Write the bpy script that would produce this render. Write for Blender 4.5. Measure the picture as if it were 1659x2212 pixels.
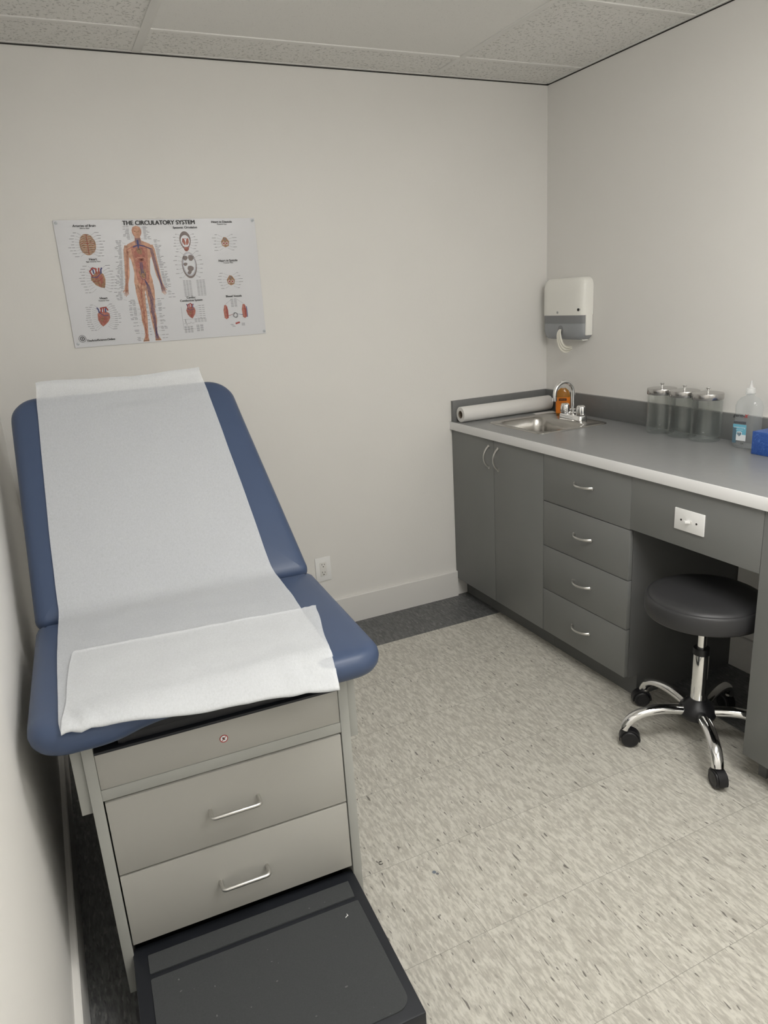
import bpy, bmesh, math, random
from mathutils import Vector, Matrix
random.seed(7)
PI = math.pi
SC = bpy.context.scene
COL = SC.collection
for o in list(bpy.data.objects): bpy.data.objects.remove(o)

# ------------------------------------------------------------ camera
CX, CY, CZ, RX, RZ, RY, FPX = -2.3326, -3.0236, 1.5046, -0.2876, -0.4260, -0.0620, 1551.47
cam_d = bpy.data.cameras.new('camera'); cam = bpy.data.objects.new('camera', cam_d); COL.objects.link(cam)
cam_d.sensor_fit = 'HORIZONTAL'; cam_d.sensor_width = 36.0
cam_d.lens = FPX / 1659 * 36.0
cam_d.clip_start = 0.02
R = Matrix.Rotation(RZ, 4, 'Z') @ Matrix.Rotation(PI/2 + RX, 4, 'X') @ Matrix.Rotation(RY, 4, 'Z')
cam.matrix_world = Matrix.Translation((CX, CY, CZ)) @ R
SC.camera = cam
SC.view_settings.view_transform = 'Standard'
SC.view_settings.look = 'None'
SC.view_settings.gamma = 1.0
SC.view_settings.use_curve_mapping = False
SC.view_settings.exposure = 0.40
# ------------------------------------------------------------ light levels
LAMP_STRENGTH = 10.0
LAMP_COLOR = (1.0, 0.985, 0.952)
w = bpy.data.worlds.new('World'); SC.world = w; w.use_nodes = True
w.node_tree.nodes['Background'].inputs[0].default_value = (0.8, 0.8, 0.78, 1)
w.node_tree.nodes['Background'].inputs[1].default_value = 0.3

# room measures (metres)
H = 2.409; XL = -2.50; YB = -4.0
ZC = 0.914; FACE = -0.5705; CTF = -0.580
Y1, Y2, Y3, Y4, Y5 = -0.3655, -0.7243, -1.2113, -1.7226, -2.20
GX, GY, G = -1.5826, -1.2185, 0.3048

# ------------------------------------------------------------ materials
def mat(name, col, rough=0.5, metal=0.0, spec=0.5, bump=None, coat=0.0, trans=0.0, ior=1.45, emit=None, var=None, sheen=0.0):
    m = bpy.data.materials.new(name); m.use_nodes = True
    nt = m.node_tree; b = nt.nodes['Principled BSDF']
    b.inputs['Base Color'].default_value = (*col, 1)
    b.inputs['Roughness'].default_value = rough
    b.inputs['Metallic'].default_value = metal
    b.inputs['Specular IOR Level'].default_value = spec
    b.inputs['Coat Weight'].default_value = coat
    b.inputs['Transmission Weight'].default_value = trans
    b.inputs['IOR'].default_value = ior
    b.inputs['Sheen Weight'].default_value = sheen
    if emit:
        b.inputs['Emission Color'].default_value = (*emit[0], 1); b.inputs['Emission Strength'].default_value = emit[1]
    if bump or var:
        tc = nt.nodes.new('ShaderNodeTexCoord')
    if bump:
        sc, st, dist = bump
        n = nt.nodes.new('ShaderNodeTexNoise'); n.inputs['Scale'].default_value = sc; n.inputs['Detail'].default_value = 3
        bp = nt.nodes.new('ShaderNodeBump'); bp.inputs['Strength'].default_value = st; bp.inputs['Distance'].default_value = dist
        nt.links.new(tc.outputs['Object'], n.inputs['Vector']); nt.links.new(n.outputs['Fac'], bp.inputs['Height'])
        nt.links.new(bp.outputs['Normal'], b.inputs['Normal'])
    if var:
        sc, amt = var
        n = nt.nodes.new('ShaderNodeTexNoise'); n.inputs['Scale'].default_value = sc; n.inputs['Detail'].default_value = 4
        r = nt.nodes.new('ShaderNodeMapRange'); r.inputs['From Min'].default_value = .3; r.inputs['From Max'].default_value = .7
        r.inputs['To Min'].default_value = 1-amt; r.inputs['To Max'].default_value = 1+amt
        mx = nt.nodes.new('ShaderNodeVectorMath'); mx.operation = 'SCALE'; mx.inputs[0].default_value = col
        nt.links.new(tc.outputs['Object'], n.inputs['Vector']); nt.links.new(n.outputs['Fac'], r.inputs['Value'])
        nt.links.new(r.outputs['Result'], mx.inputs['Scale']); nt.links.new(mx.outputs['Vector'], b.inputs['Base Color'])
    return m

M = {}
M['wall'] = mat('wall_paint', (0.80, 0.785, 0.755), 0.55, spec=.35, bump=(95, .22, .0012), var=(2.0, .012))
M['trim'] = mat('trim_paint', (0.78, 0.765, 0.735), 0.35, bump=(60, .08, .001))
M['cab'] = mat('cabinet_laminate', (0.195, 0.198, 0.194), 0.42, spec=.45, bump=(700, .06, .0003), var=(3, .03))
M['carcass'] = mat('cabinet_carcass', (0.140, 0.142, 0.140), 0.55, spec=.3, var=(3, .04))
M['counter'] = mat('counter_laminate', (0.250, 0.255, 0.256), 0.30, spec=.5, bump=(900, .05, .0002), var=(40, .03))
M['splash'] = mat('backsplash_laminate', (0.170, 0.173, 0.173), 0.34, spec=.5, var=(40, .03))
M['edge'] = mat('edge_laminate', (0.87, 0.87, 0.87), 0.35)
M['nickel'] = mat('satin_nickel', (0.68, 0.67, 0.65), 0.28, 1.0)
M['chrome'] = mat('chrome', (0.88, 0.88, 0.88), 0.06, 1.0)
M['lid'] = mat('polished_steel_lid', (0.50, 0.49, 0.48), 0.20, 1.0)
M['steel'] = mat('brushed_steel', (0.46, 0.445, 0.42), 0.27, 1.0, bump=(300, .05, .0003))
M['black'] = mat('black_plastic', (0.012, 0.012, 0.014), 0.38, bump=(500, .05, .0002))
M['dark'] = mat('dark_metal', (0.02, 0.021, 0.024), 0.5)
M['vinyl_blue'] = mat('blue_vinyl', (0.056, 0.082, 0.150), 0.40, spec=.45, bump=(450, .10, .0003), var=(5, .03))
M['vinyl_black'] = mat('black_vinyl', (0.040, 0.040, 0.042), 0.42, spec=.5, bump=(500, .10, .0003))
M['table_paint'] = mat('table_enamel', (0.405, 0.398, 0.368), 0.38, spec=.4, bump=(250, .05, .0003))
M['table_frame'] = mat('table_frame_enamel', (0.385, 0.390, 0.365), 0.35, spec=.4)
M['step_frame'] = mat('step_black_paint', (0.016, 0.018, 0.023), 0.5)
M['white_plastic'] = mat('white_plastic', (0.80, 0.79, 0.76), 0.28, spec=.5)
M['plate'] = mat('plate_plastic', (0.90, 0.90, 0.89), 0.25)
M['slot'] = mat('slot_dark', (0.02, 0.018, 0.016), 0.6)
M['disp'] = mat('dispenser_plastic', (0.88, 0.87, 0.82), 0.22, spec=.5)
M['smoke'] = mat('smoked_window', (0.33, 0.345, 0.36), 0.25, spec=.5)
M['smoke_dark'] = mat('smoked_window_upper', (0.235, 0.24, 0.25), 0.25, spec=.5)
M['tissue'] = mat('tissue_paper', (0.80, 0.78, 0.70), 0.9, bump=(120, .3, .001))
M['roll'] = mat('roll_paper', (0.80, 0.785, 0.76), 0.85, bump=(80, .12, .0008))
M['core'] = mat('cardboard_core', (0.20, 0.16, 0.12), 0.9, var=(60, .1))
M['glass'] = mat('clear_glass', (0.97, 0.985, 0.98), 0.0, trans=1.0, ior=1.45)
M['clearplastic'] = mat('clear_plastic', (0.97, 0.98, 0.985), 0.03, trans=1.0, ior=1.40)
def thin_glass(name, tint, refl=1.5, body=(.8, .82, .82), bw=.04):
    m = bpy.data.materials.new(name); m.use_nodes = True; nt = m.node_tree; L = nt.links
    nt.nodes.remove(nt.nodes['Principled BSDF']); out = nt.nodes['Material Output']
    t = nt.nodes.new('ShaderNodeBsdfTransparent'); t.inputs[0].default_value = (*tint, 1)
    g = nt.nodes.new('ShaderNodeBsdfGlossy'); g.inputs['Roughness'].default_value = .02; g.inputs[0].default_value = (1, 1, 1, 1)
    d = nt.nodes.new('ShaderNodeBsdfDiffuse'); d.inputs[0].default_value = (*body, 1)
    lw = nt.nodes.new('ShaderNodeLayerWeight'); lw.inputs['Blend'].default_value = .5
    pw = nt.nodes.new('ShaderNodeMath'); pw.operation = 'POWER'; pw.inputs[1].default_value = 5.0; L.new(lw.outputs['Facing'], pw.inputs[0])
    p2 = nt.nodes.new('ShaderNodeMath'); p2.operation = 'POWER'; p2.inputs[1].default_value = 4.0; L.new(lw.outputs['Facing'], p2.inputs[0])
    f = nt.nodes.new('ShaderNodeMath'); f.operation = 'MULTIPLY_ADD'; f.inputs[1].default_value = .75; f.inputs[2].default_value = (refl-1)**2/(refl+1)**2; L.new(pw.outputs[0], f.inputs[0])
    a = nt.nodes.new('ShaderNodeMath'); a.operation = 'MULTIPLY_ADD'; a.inputs[1].default_value = .35; a.inputs[2].default_value = bw  # edge tint by facing, put into the colour in place of reflections
    L.new(p2.outputs[0], a.inputs[0])
    m1 = nt.nodes.new('ShaderNodeMixShader'); m2 = nt.nodes.new('ShaderNodeMixShader')
    L.new(a.outputs[0], m1.inputs[0]); L.new(t.outputs[0], m1.inputs[1]); L.new(d.outputs[0], m1.inputs[2])
    L.new(f.outputs[0], m2.inputs[0]); L.new(m1.outputs[0], m2.inputs[1]); L.new(g.outputs[0], m2.inputs[2]); L.new(m2.outputs[0], out.inputs['Surface'])
    return m
M['glass'] = thin_glass('clear_glass', (.965, .975, .97), 1.38, (.55, .58, .57), .015)
M['clearplastic'] = thin_glass('clear_plastic', (.93, .945, .95), 1.45, (.85, .87, .88), .10)
M['cap_clear'] = thin_glass('frosted_cap', (.95, .96, .96), 1.45, (.9, .9, .9), .38)
M['gel'] = mat('sanitizer_gel', (0.97, 0.98, 0.985), 0.02, trans=1.0, ior=1.36)
M['soap'] = mat('amber_soap', (0.95, 0.46, 0.08), 0.05, trans=.75, ior=1.36)
M['soap_label'] = mat('orange_label', (0.85, 0.24, 0.02), 0.5)
M['ink'] = mat('ink_black', (0.02, 0.02, 0.022), 0.6)
M['lbl_white'] = mat('label_white', (0.80, 0.84, 0.86), 0.4)
M['lbl_grey'] = mat('label_grey', (0.17, 0.18, 0.20), 0.4)
M['lbl_blue'] = mat('label_light_blue', (0.16, 0.46, 0.60), 0.4)
M['lbl_dark'] = mat('label_slate_blue', (0.10, 0.17, 0.22), 0.4)
M['red'] = mat('ink_red', (0.42, 0.04, 0.035), 0.5)
M['lamp_fill'] = mat('fill_lamp_diffuser', (0.9, 0.9, 0.88), 0.5, emit=(LAMP_COLOR, LAMP_STRENGTH*.55))
M['lamp'] = mat('lamp_diffuser', (0.9, 0.9, 0.88), 0.5, emit=(LAMP_COLOR, LAMP_STRENGTH))
# poster inks
M['p_sheet'] = mat('poster_laminate', (0.70, 0.705, 0.735), 0.22, spec=.5, coat=.3)
M['p_skin'] = mat('poster_skin', (0.60, 0.33, 0.22), 0.45, var=(90, .16))
M['p_red'] = mat('poster_vessel_red', (0.36, 0.06, 0.05), 0.45)
M['p_flesh'] = mat('poster_organ', (0.42, 0.15, 0.11), 0.45, var=(150, .25))
M['p_torso'] = mat('poster_torso', (0.50, 0.215, 0.150), 0.45, var=(120, .2))
M['p_blue'] = mat('poster_vessel_blue', (0.07, 0.07, 0.20), 0.45)
M['p_tan'] = mat('poster_tan', (0.36, 0.20, 0.11), 0.45, var=(180, .35))
M['p_pale'] = mat('poster_pale', (0.60, 0.52, 0.47), 0.45, var=(150, .15))
M['p_grey'] = mat('poster_grey', (0.24, 0.20, 0.19), 0.5)
M['p_line'] = mat('poster_caption_ink', (0.16, 0.16, 0.17), 0.5)

def nd(nt, t, **kw):
    n = nt.nodes.new(t)
    for k, v in kw.items(): setattr(n, k, v)
    return n
def mth(nt, op, a, b=None, c=None):
    n = nt.nodes.new('ShaderNodeMath'); n.operation = op
    for i, q in enumerate((a, b, c)):
        if q is None: continue
        if isinstance(q, (int, float)): n.inputs[i].default_value = q
        else: nt.links.new(q, n.inputs[i])
    return n.outputs[0]
def mixc(nt, f, a, b):
    n = nt.nodes.new('ShaderNodeMix'); n.data_type = 'RGBA'
    for i, q in ((0, f), (6, a), (7, b)):
        if isinstance(q, (int, float)): n.inputs[i].default_value = q
        elif isinstance(q, tuple): n.inputs[i].default_value = (*q, 1)
        else: nt.links.new(q, n.inputs[i])
    return n.outputs[2]
def ramp(nt, x, a, b):
    n = nt.nodes.new('ShaderNodeMapRange'); n.inputs['From Min'].default_value = a; n.inputs['From Max'].default_value = b
    nt.links.new(x, n.inputs['Value']); return n.outputs['Result']

def floor_material():
    m = bpy.data.materials.new('vinyl_tile_floor'); m.use_nodes = True; nt = m.node_tree; L = nt.links
    b = nt.nodes['Principled BSDF']; b.inputs['Roughness'].default_value = .36; b.inputs['Specular IOR Level'].default_value = .4
    tc = nd(nt, 'ShaderNodeTexCoord'); sp = nd(nt, 'ShaderNodeSeparateXYZ'); L.new(tc.outputs['Object'], sp.inputs[0])
    X, Y = sp.outputs[0], sp.outputs[1]
    fx = mth(nt, 'DIVIDE', mth(nt, 'SUBTRACT', X, GX), G); fy = mth(nt, 'DIVIDE', mth(nt, 'SUBTRACT', Y, GY), G)
    ix = mth(nt, 'FLOOR', fx); iy = mth(nt, 'FLOOR', fy)
    cid = nd(nt, 'ShaderNodeCombineXYZ'); L.new(ix, cid.inputs[0]); L.new(iy, cid.inputs[1])
    wn = nd(nt, 'ShaderNodeTexWhiteNoise', noise_dimensions='3D'); L.new(cid.outputs[0], wn.inputs[0])
    # per tile shifted coordinates
    off = nd(nt, 'ShaderNodeVectorMath', operation='SCALE'); L.new(wn.outputs['Color'], off.inputs[0]); off.inputs['Scale'].default_value = 40
    add = nd(nt, 'ShaderNodeVectorMath', operation='ADD'); L.new(tc.outputs['Object'], add.inputs[0]); L.new(off.outputs[0], add.inputs[1])
    def noise(scale, sx, sy, detail=3, rot=0.0, rough=.5, dist=0.0):
        mp = nd(nt, 'ShaderNodeMapping'); mp.inputs['Scale'].default_value = (sx, sy, 1); mp.inputs['Rotation'].default_value = (0, 0, rot)
        L.new(add.outputs[0], mp.inputs['Vector'])
        n = nd(nt, 'ShaderNodeTexNoise'); n.inputs['Scale'].default_value = scale; n.inputs['Detail'].default_value = detail
        n.inputs['Roughness'].default_value = rough; n.inputs['Distortion'].default_value = dist
        L.new(mp.outputs[0], n.inputs['Vector']); return n.outputs['Fac']
    mott = noise(120, 1, .24, 4, .05, .62, .25)
    mott2 = noise(70, 1, .30, 3, -.1, .55, .3)
    fle = noise(190, 1, .25, 2, .12, .4, .3)
    fle2 = noise(135, 1, .20, 1, -.15, .4, .3)
    whi = noise(130, 1, .25, 2, .0, .4, .3)
    c = mixc(nt, ramp(nt, mott, .40, .60), (0.465, 0.447, 0.395), (0.64, 0.620, 0.555))
    c = mixc(nt, mth(nt, 'MULTIPLY', ramp(nt, mott2, .53, .62), .42), c, (0.40, 0.375, 0.33))
    c = mixc(nt, mth(nt, 'MULTIPLY', ramp(nt, whi, .60, .66), .5), c, (0.70, 0.68, 0.62))
    c = mixc(nt, mth(nt, 'MULTIPLY', ramp(nt, fle, .655, .70), .40), c, (0.26, 0.24, 0.215))
    c = mixc(nt, mth(nt, 'MULTIPLY', ramp(nt, fle2, .715, .74), .8), c, (0.11, 0.10, 0.09))
    # per tile tint
    tint = mth(nt, 'ADD', mth(nt, 'MULTIPLY', wn.outputs['Value'], .05), .975)
    sc = nd(nt, 'ShaderNodeVectorMath', operation='SCALE'); L.new(c, sc.inputs[0]); L.new(tint, sc.inputs['Scale']); c = sc.outputs[0]
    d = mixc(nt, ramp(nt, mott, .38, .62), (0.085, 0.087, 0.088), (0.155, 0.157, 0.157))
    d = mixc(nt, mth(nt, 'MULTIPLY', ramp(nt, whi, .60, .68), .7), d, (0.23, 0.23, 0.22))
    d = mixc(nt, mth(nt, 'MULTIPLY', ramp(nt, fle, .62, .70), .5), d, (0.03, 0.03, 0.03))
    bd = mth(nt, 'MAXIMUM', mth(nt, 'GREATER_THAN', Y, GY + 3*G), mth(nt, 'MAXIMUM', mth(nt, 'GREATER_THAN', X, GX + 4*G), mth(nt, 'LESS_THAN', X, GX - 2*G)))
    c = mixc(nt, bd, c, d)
    def edge(f): # distance to the nearest joint in metres
        fr = mth(nt, 'FRACT', f); return mth(nt, 'MULTIPLY', mth(nt, 'MINIMUM', fr, mth(nt, 'SUBTRACT', 1.0, fr)), G)
    e = mth(nt, 'MINIMUM', edge(fx), edge(fy))
    ln = mth(nt, 'LESS_THAN', e, .0008)
    c = mixc(nt, mth(nt, 'MULTIPLY', ln, .42), c, (0.10, 0.09, 0.08))
    def spot(px, py, r, col, c, amt):
        v = nd(nt, 'ShaderNodeVectorMath', operation='DISTANCE'); L.new(tc.outputs['Object'], v.inputs[0]); v.inputs[1].default_value = (px, py, 0)
        return mixc(nt, mth(nt, 'MULTIPLY', mth(nt, 'LESS_THAN', v.outputs['Value'], r), amt), c, col)
    c = spot(-1.603, -1.599, .0055, (0.10, 0.14, 0.20), c, .8)
    c = spot(-1.598, -1.608, .004, (0.08, 0.09, 0.12), c, .8)
    c = spot(-1.434, -1.781, .0055, (0.30, 0.27, 0.23), c, .9)
    L.new(c, b.inputs['Base Color'])
    bp = nd(nt, 'ShaderNodeBump'); bp.inputs['Strength'].default_value = .12; bp.inputs['Distance'].default_value = .0015
    big = noise(9, 1, 1, 2); L.new(mth(nt, 'SUBTRACT', big, mth(nt, 'MULTIPLY', ln, .6)), bp.inputs['Height']); L.new(bp.outputs[0], b.inputs['Normal'])
    return m
M['floor'] = floor_material()

def ceiling_material():
    m = bpy.data.materials.new('acoustic_tile'); m.use_nodes = True; nt = m.node_tree; L = nt.links
    b = nt.nodes['Principled BSDF']; b.inputs['Roughness'].default_value = .95; b.inputs['Specular IOR Level'].default_value = .1
    tc = nd(nt, 'ShaderNodeTexCoord'); sp = nd(nt, 'ShaderNodeSeparateXYZ'); L.new(tc.outputs['Object'], sp.inputs[0])
    X, Y = sp.outputs[0], sp.outputs[1]
    n = nd(nt, 'ShaderNodeTexNoise'); n.inputs['Scale'].default_value = 95; n.inputs['Detail'].default_value = 1.5; n.inputs['Distortion'].default_value = .6
    L.new(tc.outputs['Object'], n.inputs['Vector'])
    pit = ramp(nt, n.outputs['Fac'], .575, .64)
    n2 = nd(nt, 'ShaderNodeTexNoise'); n2.inputs['Scale'].default_value = 150; n2.inputs['Detail'].default_value = 2
    L.new(tc.outputs['Object'], n2.inputs['Vector'])
    fine = ramp(nt, n2.outputs['Fac'], .62, .70)
    mid = mth(nt, 'MULTIPLY', mth(nt, 'MULTIPLY', mth(nt, 'GREATER_THAN', X, -1.827), mth(nt, 'LESS_THAN', X, -.608)), mth(nt, 'LESS_THAN', Y, -.2356))
    hgt = mth(nt, 'ADD', mth(nt, 'MULTIPLY', pit, mth(nt, 'SUBTRACT', 1.0, mid)), mth(nt, 'MULTIPLY', mth(nt, 'MULTIPLY', fine, mid), .30))
    c = mixc(nt, mth(nt, 'MULTIPLY', hgt, .48), (0.84, 0.83, 0.80), (0.36, 0.35, 0.33))
    L.new(c, b.inputs['Base Color'])
    bp = nd(nt, 'ShaderNodeBump'); bp.invert = True; bp.inputs['Strength'].default_value = .6; bp.inputs['Distance'].default_value = .002
    L.new(hgt, bp.inputs['Height']); L.new(bp.outputs[0], b.inputs['Normal'])
    return m
M['ceiling'] = ceiling_material()
M['grid'] = mat('ceiling_grid_enamel', (0.82, 0.81, 0.78), 0.45)

def paper_material():
    m = bpy.data.materials.new('exam_paper'); m.use_nodes = True; nt = m.node_tree; L = nt.links
    b = nt.nodes['Principled BSDF']; b.inputs['Roughness'].default_value = .85; b.inputs['Specular IOR Level'].default_value = .2
    tc = nd(nt, 'ShaderNodeTexCoord')
    n = nd(nt, 'ShaderNodeTexNoise'); n.inputs['Scale'].default_value = 300; n.inputs['Detail'].default_value = 6; n.inputs['Roughness'].default_value = .75; n.inputs['Distortion'].default_value = .8
    mp = nd(nt, 'ShaderNodeMapping'); mp.inputs['Scale'].default_value = (1, .55, .55); L.new(tc.outputs['Object'], mp.inputs['Vector']); L.new(mp.outputs[0], n.inputs['Vector'])
    c = mixc(nt, ramp(nt, n.outputs['Fac'], .3, .7), (0.73, 0.75, 0.775), (0.84, 0.86, 0.88)); L.new(c, b.inputs['Base Color'])
    bp = nd(nt, 'ShaderNodeBump'); bp.inputs['Strength'].default_value = .25; bp.inputs['Distance'].default_value = .001
    L.new(n.outputs['Fac'], bp.inputs['Height']); L.new(bp.outputs[0], b.inputs['Normal'])
    tr = nd(nt, 'ShaderNodeBsdfTransparent'); mx = nd(nt, 'ShaderNodeMixShader')
    L.new(mth(nt, 'ADD', mth(nt, 'MULTIPLY', ramp(nt, n.outputs['Fac'], .36, .64), .14), .32), mx.inputs[0])
    L.new(b.outputs[0], mx.inputs[1]); L.new(tr.outputs[0], mx.inputs[2]); L.new(mx.outputs[0], nt.nodes['Material Output'].inputs['Surface'])
    return m
M['paper'] = paper_material()

def tissue_box_material():
    m = bpy.data.materials.new('tissue_box_print'); m.use_nodes = True; nt = m.node_tree; L = nt.links
    b = nt.nodes['Principled BSDF']; b.inputs['Roughness'].default_value = .4
    tc = nd(nt, 'ShaderNodeTexCoord')
    w1 = nd(nt, 'ShaderNodeTexNoise'); w1.inputs['Scale'].default_value = 26; w1.inputs['Detail'].default_value = 1; w1.inputs['Distortion'].default_value = 1.5
    L.new(tc.outputs['Object'], w1.inputs['Vector'])
    c = mixc(nt, mth(nt, 'MULTIPLY', ramp(nt, mth(nt, 'SINE', mth(nt, 'MULTIPLY', w1.outputs['Fac'], 60.0)), .70, .90), .6), (0.026, 0.092, 0.37), (0.10, 0.22, 0.58)); L.new(c, b.inputs['Base Color'])
    return m
M['tissue_box'] = tissue_box_material()

def step_mat_material():
    m = bpy.data.materials.new('ribbed_rubber'); m.use_nodes = True; nt = m.node_tree; L = nt.links
    b = nt.nodes['Principled BSDF']; b.inputs['Roughness'].default_value = .75; b.inputs['Specular IOR Level'].default_value = .25
    tc = nd(nt, 'ShaderNodeTexCoord')
    n = nd(nt, 'ShaderNodeTexNoise'); n.inputs['Scale'].default_value = 420; n.inputs['Detail'].default_value = 2
    n2 = nd(nt, 'ShaderNodeTexNoise'); n2.inputs['Scale'].default_value = 120; n2.inputs['Detail'].default_value = 0
    for q in (n, n2): L.new(tc.outputs['Object'], q.inputs['Vector'])
    c = mixc(nt, n.outputs['Fac'], (0.046, 0.049, 0.051), (0.066, 0.070, 0.072))
    c = mixc(nt, mth(nt, 'MULTIPLY', ramp(nt, n2.outputs['Fac'], .84, .86), .3), c, (0.30, 0.30, 0.29)); L.new(c, b.inputs['Base Color'])
    bp = nd(nt, 'ShaderNodeBump'); bp.inputs['Strength'].default_value = .2; bp.inputs['Distance'].default_value = .0006
    L.new(n.outputs['Fac'], bp.inputs['Height']); L.new(bp.outputs[0], b.inputs['Normal'])
    return m
M['rubber'] = step_mat_material()

# ------------------------------------------------------------ mesh helpers
class MB:
    def __init__(s): s.v = []; s.f = []
    def add(s, vs, fs):
        k = len(s.v); s.v += [tuple(q) for q in vs]; s.f += [tuple(i+k for i in f) for f in fs]; return s
    def box(s, x0, x1, y0, y1, z0, z1, bev=0.0, seg=2):
        x0, x1 = sorted((x0, x1)); y0, y1 = sorted((y0, y1)); z0, z1 = sorted((z0, z1))
        bm = bmesh.new(); bmesh.ops.create_cube(bm, size=1)
        for q in bm.verts: q.co = Vector(((x0+x1)/2+q.co.x*(x1-x0), (y0+y1)/2+q.co.y*(y1-y0), (z0+z1)/2+q.co.z*(z1-z0)))
        if bev > 0: bmesh.ops.bevel(bm, geom=bm.edges[:], offset=bev, segments=seg, profile=.5, affect='EDGES')
        bm.verts.index_update(); s.add([q.co for q in bm.verts], [[q.index for q in f.verts] for f in bm.faces]); bm.free(); return s
    def loft(s, rings, cap0=True, cap1=True, closed=True):
        n = len(rings[0]); vs = [p for r in rings for p in r]; fs = []
        for i in range(len(rings)-1):
            for j in range(n if closed else n-1):
                a = i*n+j; b = i*n+(j+1) % n; fs.append((a, b, b+n, a+n))
        if cap0: fs.append(tuple(range(n))[::-1])
        if cap1: fs.append(tuple(range((len(rings)-1)*n, len(rings)*n)))
        return s.add(vs, fs)
    def lathe(s, prof, c=(0, 0, 0), seg=40, cap0=True, cap1=True, sx=1, sy=1):
        return s.loft([[(c[0]+r*sx*math.cos(2*PI*j/seg), c[1]+r*sy*math.sin(2*PI*j/seg), c[2]+z) for j in range(seg)] for r, z in prof], cap0, cap1)
    def tube(s, pts, r, seg=12, up=None, flat=1.0, caps=True):
        pts = [Vector(p) for p in pts]; rings = []; n = len(pts); prev = None
        for i, p in enumerate(pts):
            t = (pts[min(i+1, n-1)]-pts[max(i-1, 0)]).normalized()
            if prev is None:
                a = Vector(up) if up else (Vector((0, 0, 1)) if abs(t.z) < .9 else Vector((1, 0, 0)))
                a = (a-t*a.dot(t)).normalized()
            else: a = (prev-t*prev.dot(t)).normalized()
            prev = a; bb = t.cross(a); rr = r[i] if isinstance(r, (list, tuple)) else r
            rings.append([p+a*(rr*flat*math.cos(2*PI*j/seg))+bb*(rr*math.sin(2*PI*j/seg)) for j in range(seg)])
        return s.loft(rings, caps, caps)
    def xf(s, m):
        s.v = [tuple(m @ Vector(q)) for q in s.v]; return s
    def build(s, name, m, parent=None, smooth=True, ang=35, loc=None):
        me = bpy.data.meshes.new(name); me.from_pydata(s.v, [], s.f); me.validate(); me.update()
        bm = bmesh.new(); bm.from_mesh(me); bmesh.ops.recalc_face_normals(bm, faces=bm.faces); bm.to_mesh(me); bm.free()
        if smooth:
            me.polygons.foreach_set('use_smooth', [True]*len(me.polygons)); me.set_sharp_from_angle(angle=math.radians(ang))
        me.materials.append(M[m])
        o = bpy.data.objects.new(name, me); COL.objects.link(o)
        if parent: o.parent = parent
        if loc: o.location = loc
        return o
def tag(o, label, cat, group=None):
    o['label'] = label; o['category'] = cat
    if group: o['group'] = group
    return o
def thing(name, label, cat, loc=(0, 0, 0), rz=0, group=None):
    o = bpy.data.objects.new(name, None); COL.objects.link(o); o.location = loc; o.rotation_euler = (0, 0, rz); o.empty_display_size = .05
    return tag(o, label, cat, group)
def struct(o): o['kind'] = 'structure'; return o
def dup(root, loc, label):
    r = root.copy(); COL.objects.link(r); r.location = loc; r['label'] = label
    for ch in list(root.children):
        c = ch.copy(); COL.objects.link(c); c.parent = r
        for g in list(ch.children):
            d = g.copy(); COL.objects.link(d); d.parent = c
    return r
def rpoly(pts, rad, seg=10):
    """closed polygon (counter clockwise) with rounded corners"""
    out = []; n = len(pts)
    for i in range(n):
        p = Vector(pts[i]); a = (Vector(pts[i-1])-p); b = (Vector(pts[(i+1) % n])-p)
        r = rad[i] if isinstance(rad, (list, tuple)) else rad
        an = a.angle(b); t = min(r/math.tan(an/2), a.length*.49, b.length*.49)
        r = t*math.tan(an/2); a.normalize(); b.normalize()
        c = p+(a+b).normalized()*(r/math.sin(an/2))
        s0 = p+a*t-c; s1 = p+b*t-c
        a0 = math.atan2(s0.y, s0.x); d = (math.atan2(s1.y, s1.x)-a0+PI) % (2*PI)-PI
        for k in range(seg+1): out.append((c.x+r*math.cos(a0+d*k/seg), c.y+r*math.sin(a0+d*k/seg)))
    return out
def inset(pl, d):
    n = len(pl); out = []
    for i in range(n):
        t = Vector(pl[(i+1) % n])-Vector(pl[i-1]); t.normalize(); out.append((pl[i][0]-t.y*d, pl[i][1]+t.x*d))
    return out
def rrect(x0, x1, y0, y1, r, seg=8): return rpoly([(x0, y0), (x1, y0), (x1, y1), (x0, y1)], r, seg)
def cushion(pl, th, er, crown=.004):
    """pillow with outline pl, thickness th, edge radius er, top at z=0"""
    rings = []; N = 8
    for k in range(N+1):
        a = -PI/2+PI*k/N*1.0; rings.append([(x, y, -th/2+(th/2-er)*(1 if a > 0 else -1 if a < 0 else 0)+er*math.sin(a)) for x, y in inset(pl, er*(1-math.cos(a)))])
    cx = sum(p[0] for p in pl)/len(pl); cy = sum(p[1] for p in pl)/len(pl); top = inset(pl, er)
    for s, h in ((.96, .3), (.88, .6), (.72, .85), (.45, 1.0)): rings.append([(cx+(x-cx)*s, cy+(y-cy)*s, h*crown) for x, y in top])
    return MB().loft(rings)
def text_mesh(body, size, align='CENTER', bold=0.0, shear=0.0):
    cu = bpy.data.curves.new('t', 'FONT'); cu.body = body; cu.size = size; cu.align_x = align; cu.align_y = 'CENTER'; cu.offset = bold; cu.shear = shear
    o = bpy.data.objects.new('t', cu); COL.objects.link(o); bpy.context.view_layer.update()
    dg = bpy.context.evaluated_depsgraph_get(); me = bpy.data.meshes.new_from_object(o.evaluated_get(dg))
    vs = [tuple(v.co) for v in me.vertices]; fs = [tuple(p.vertices) for p in me.polygons]
    bpy.data.objects.remove(o); bpy.data.meshes.remove(me); bpy.data.curves.remove(cu)
    return vs, fs

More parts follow.
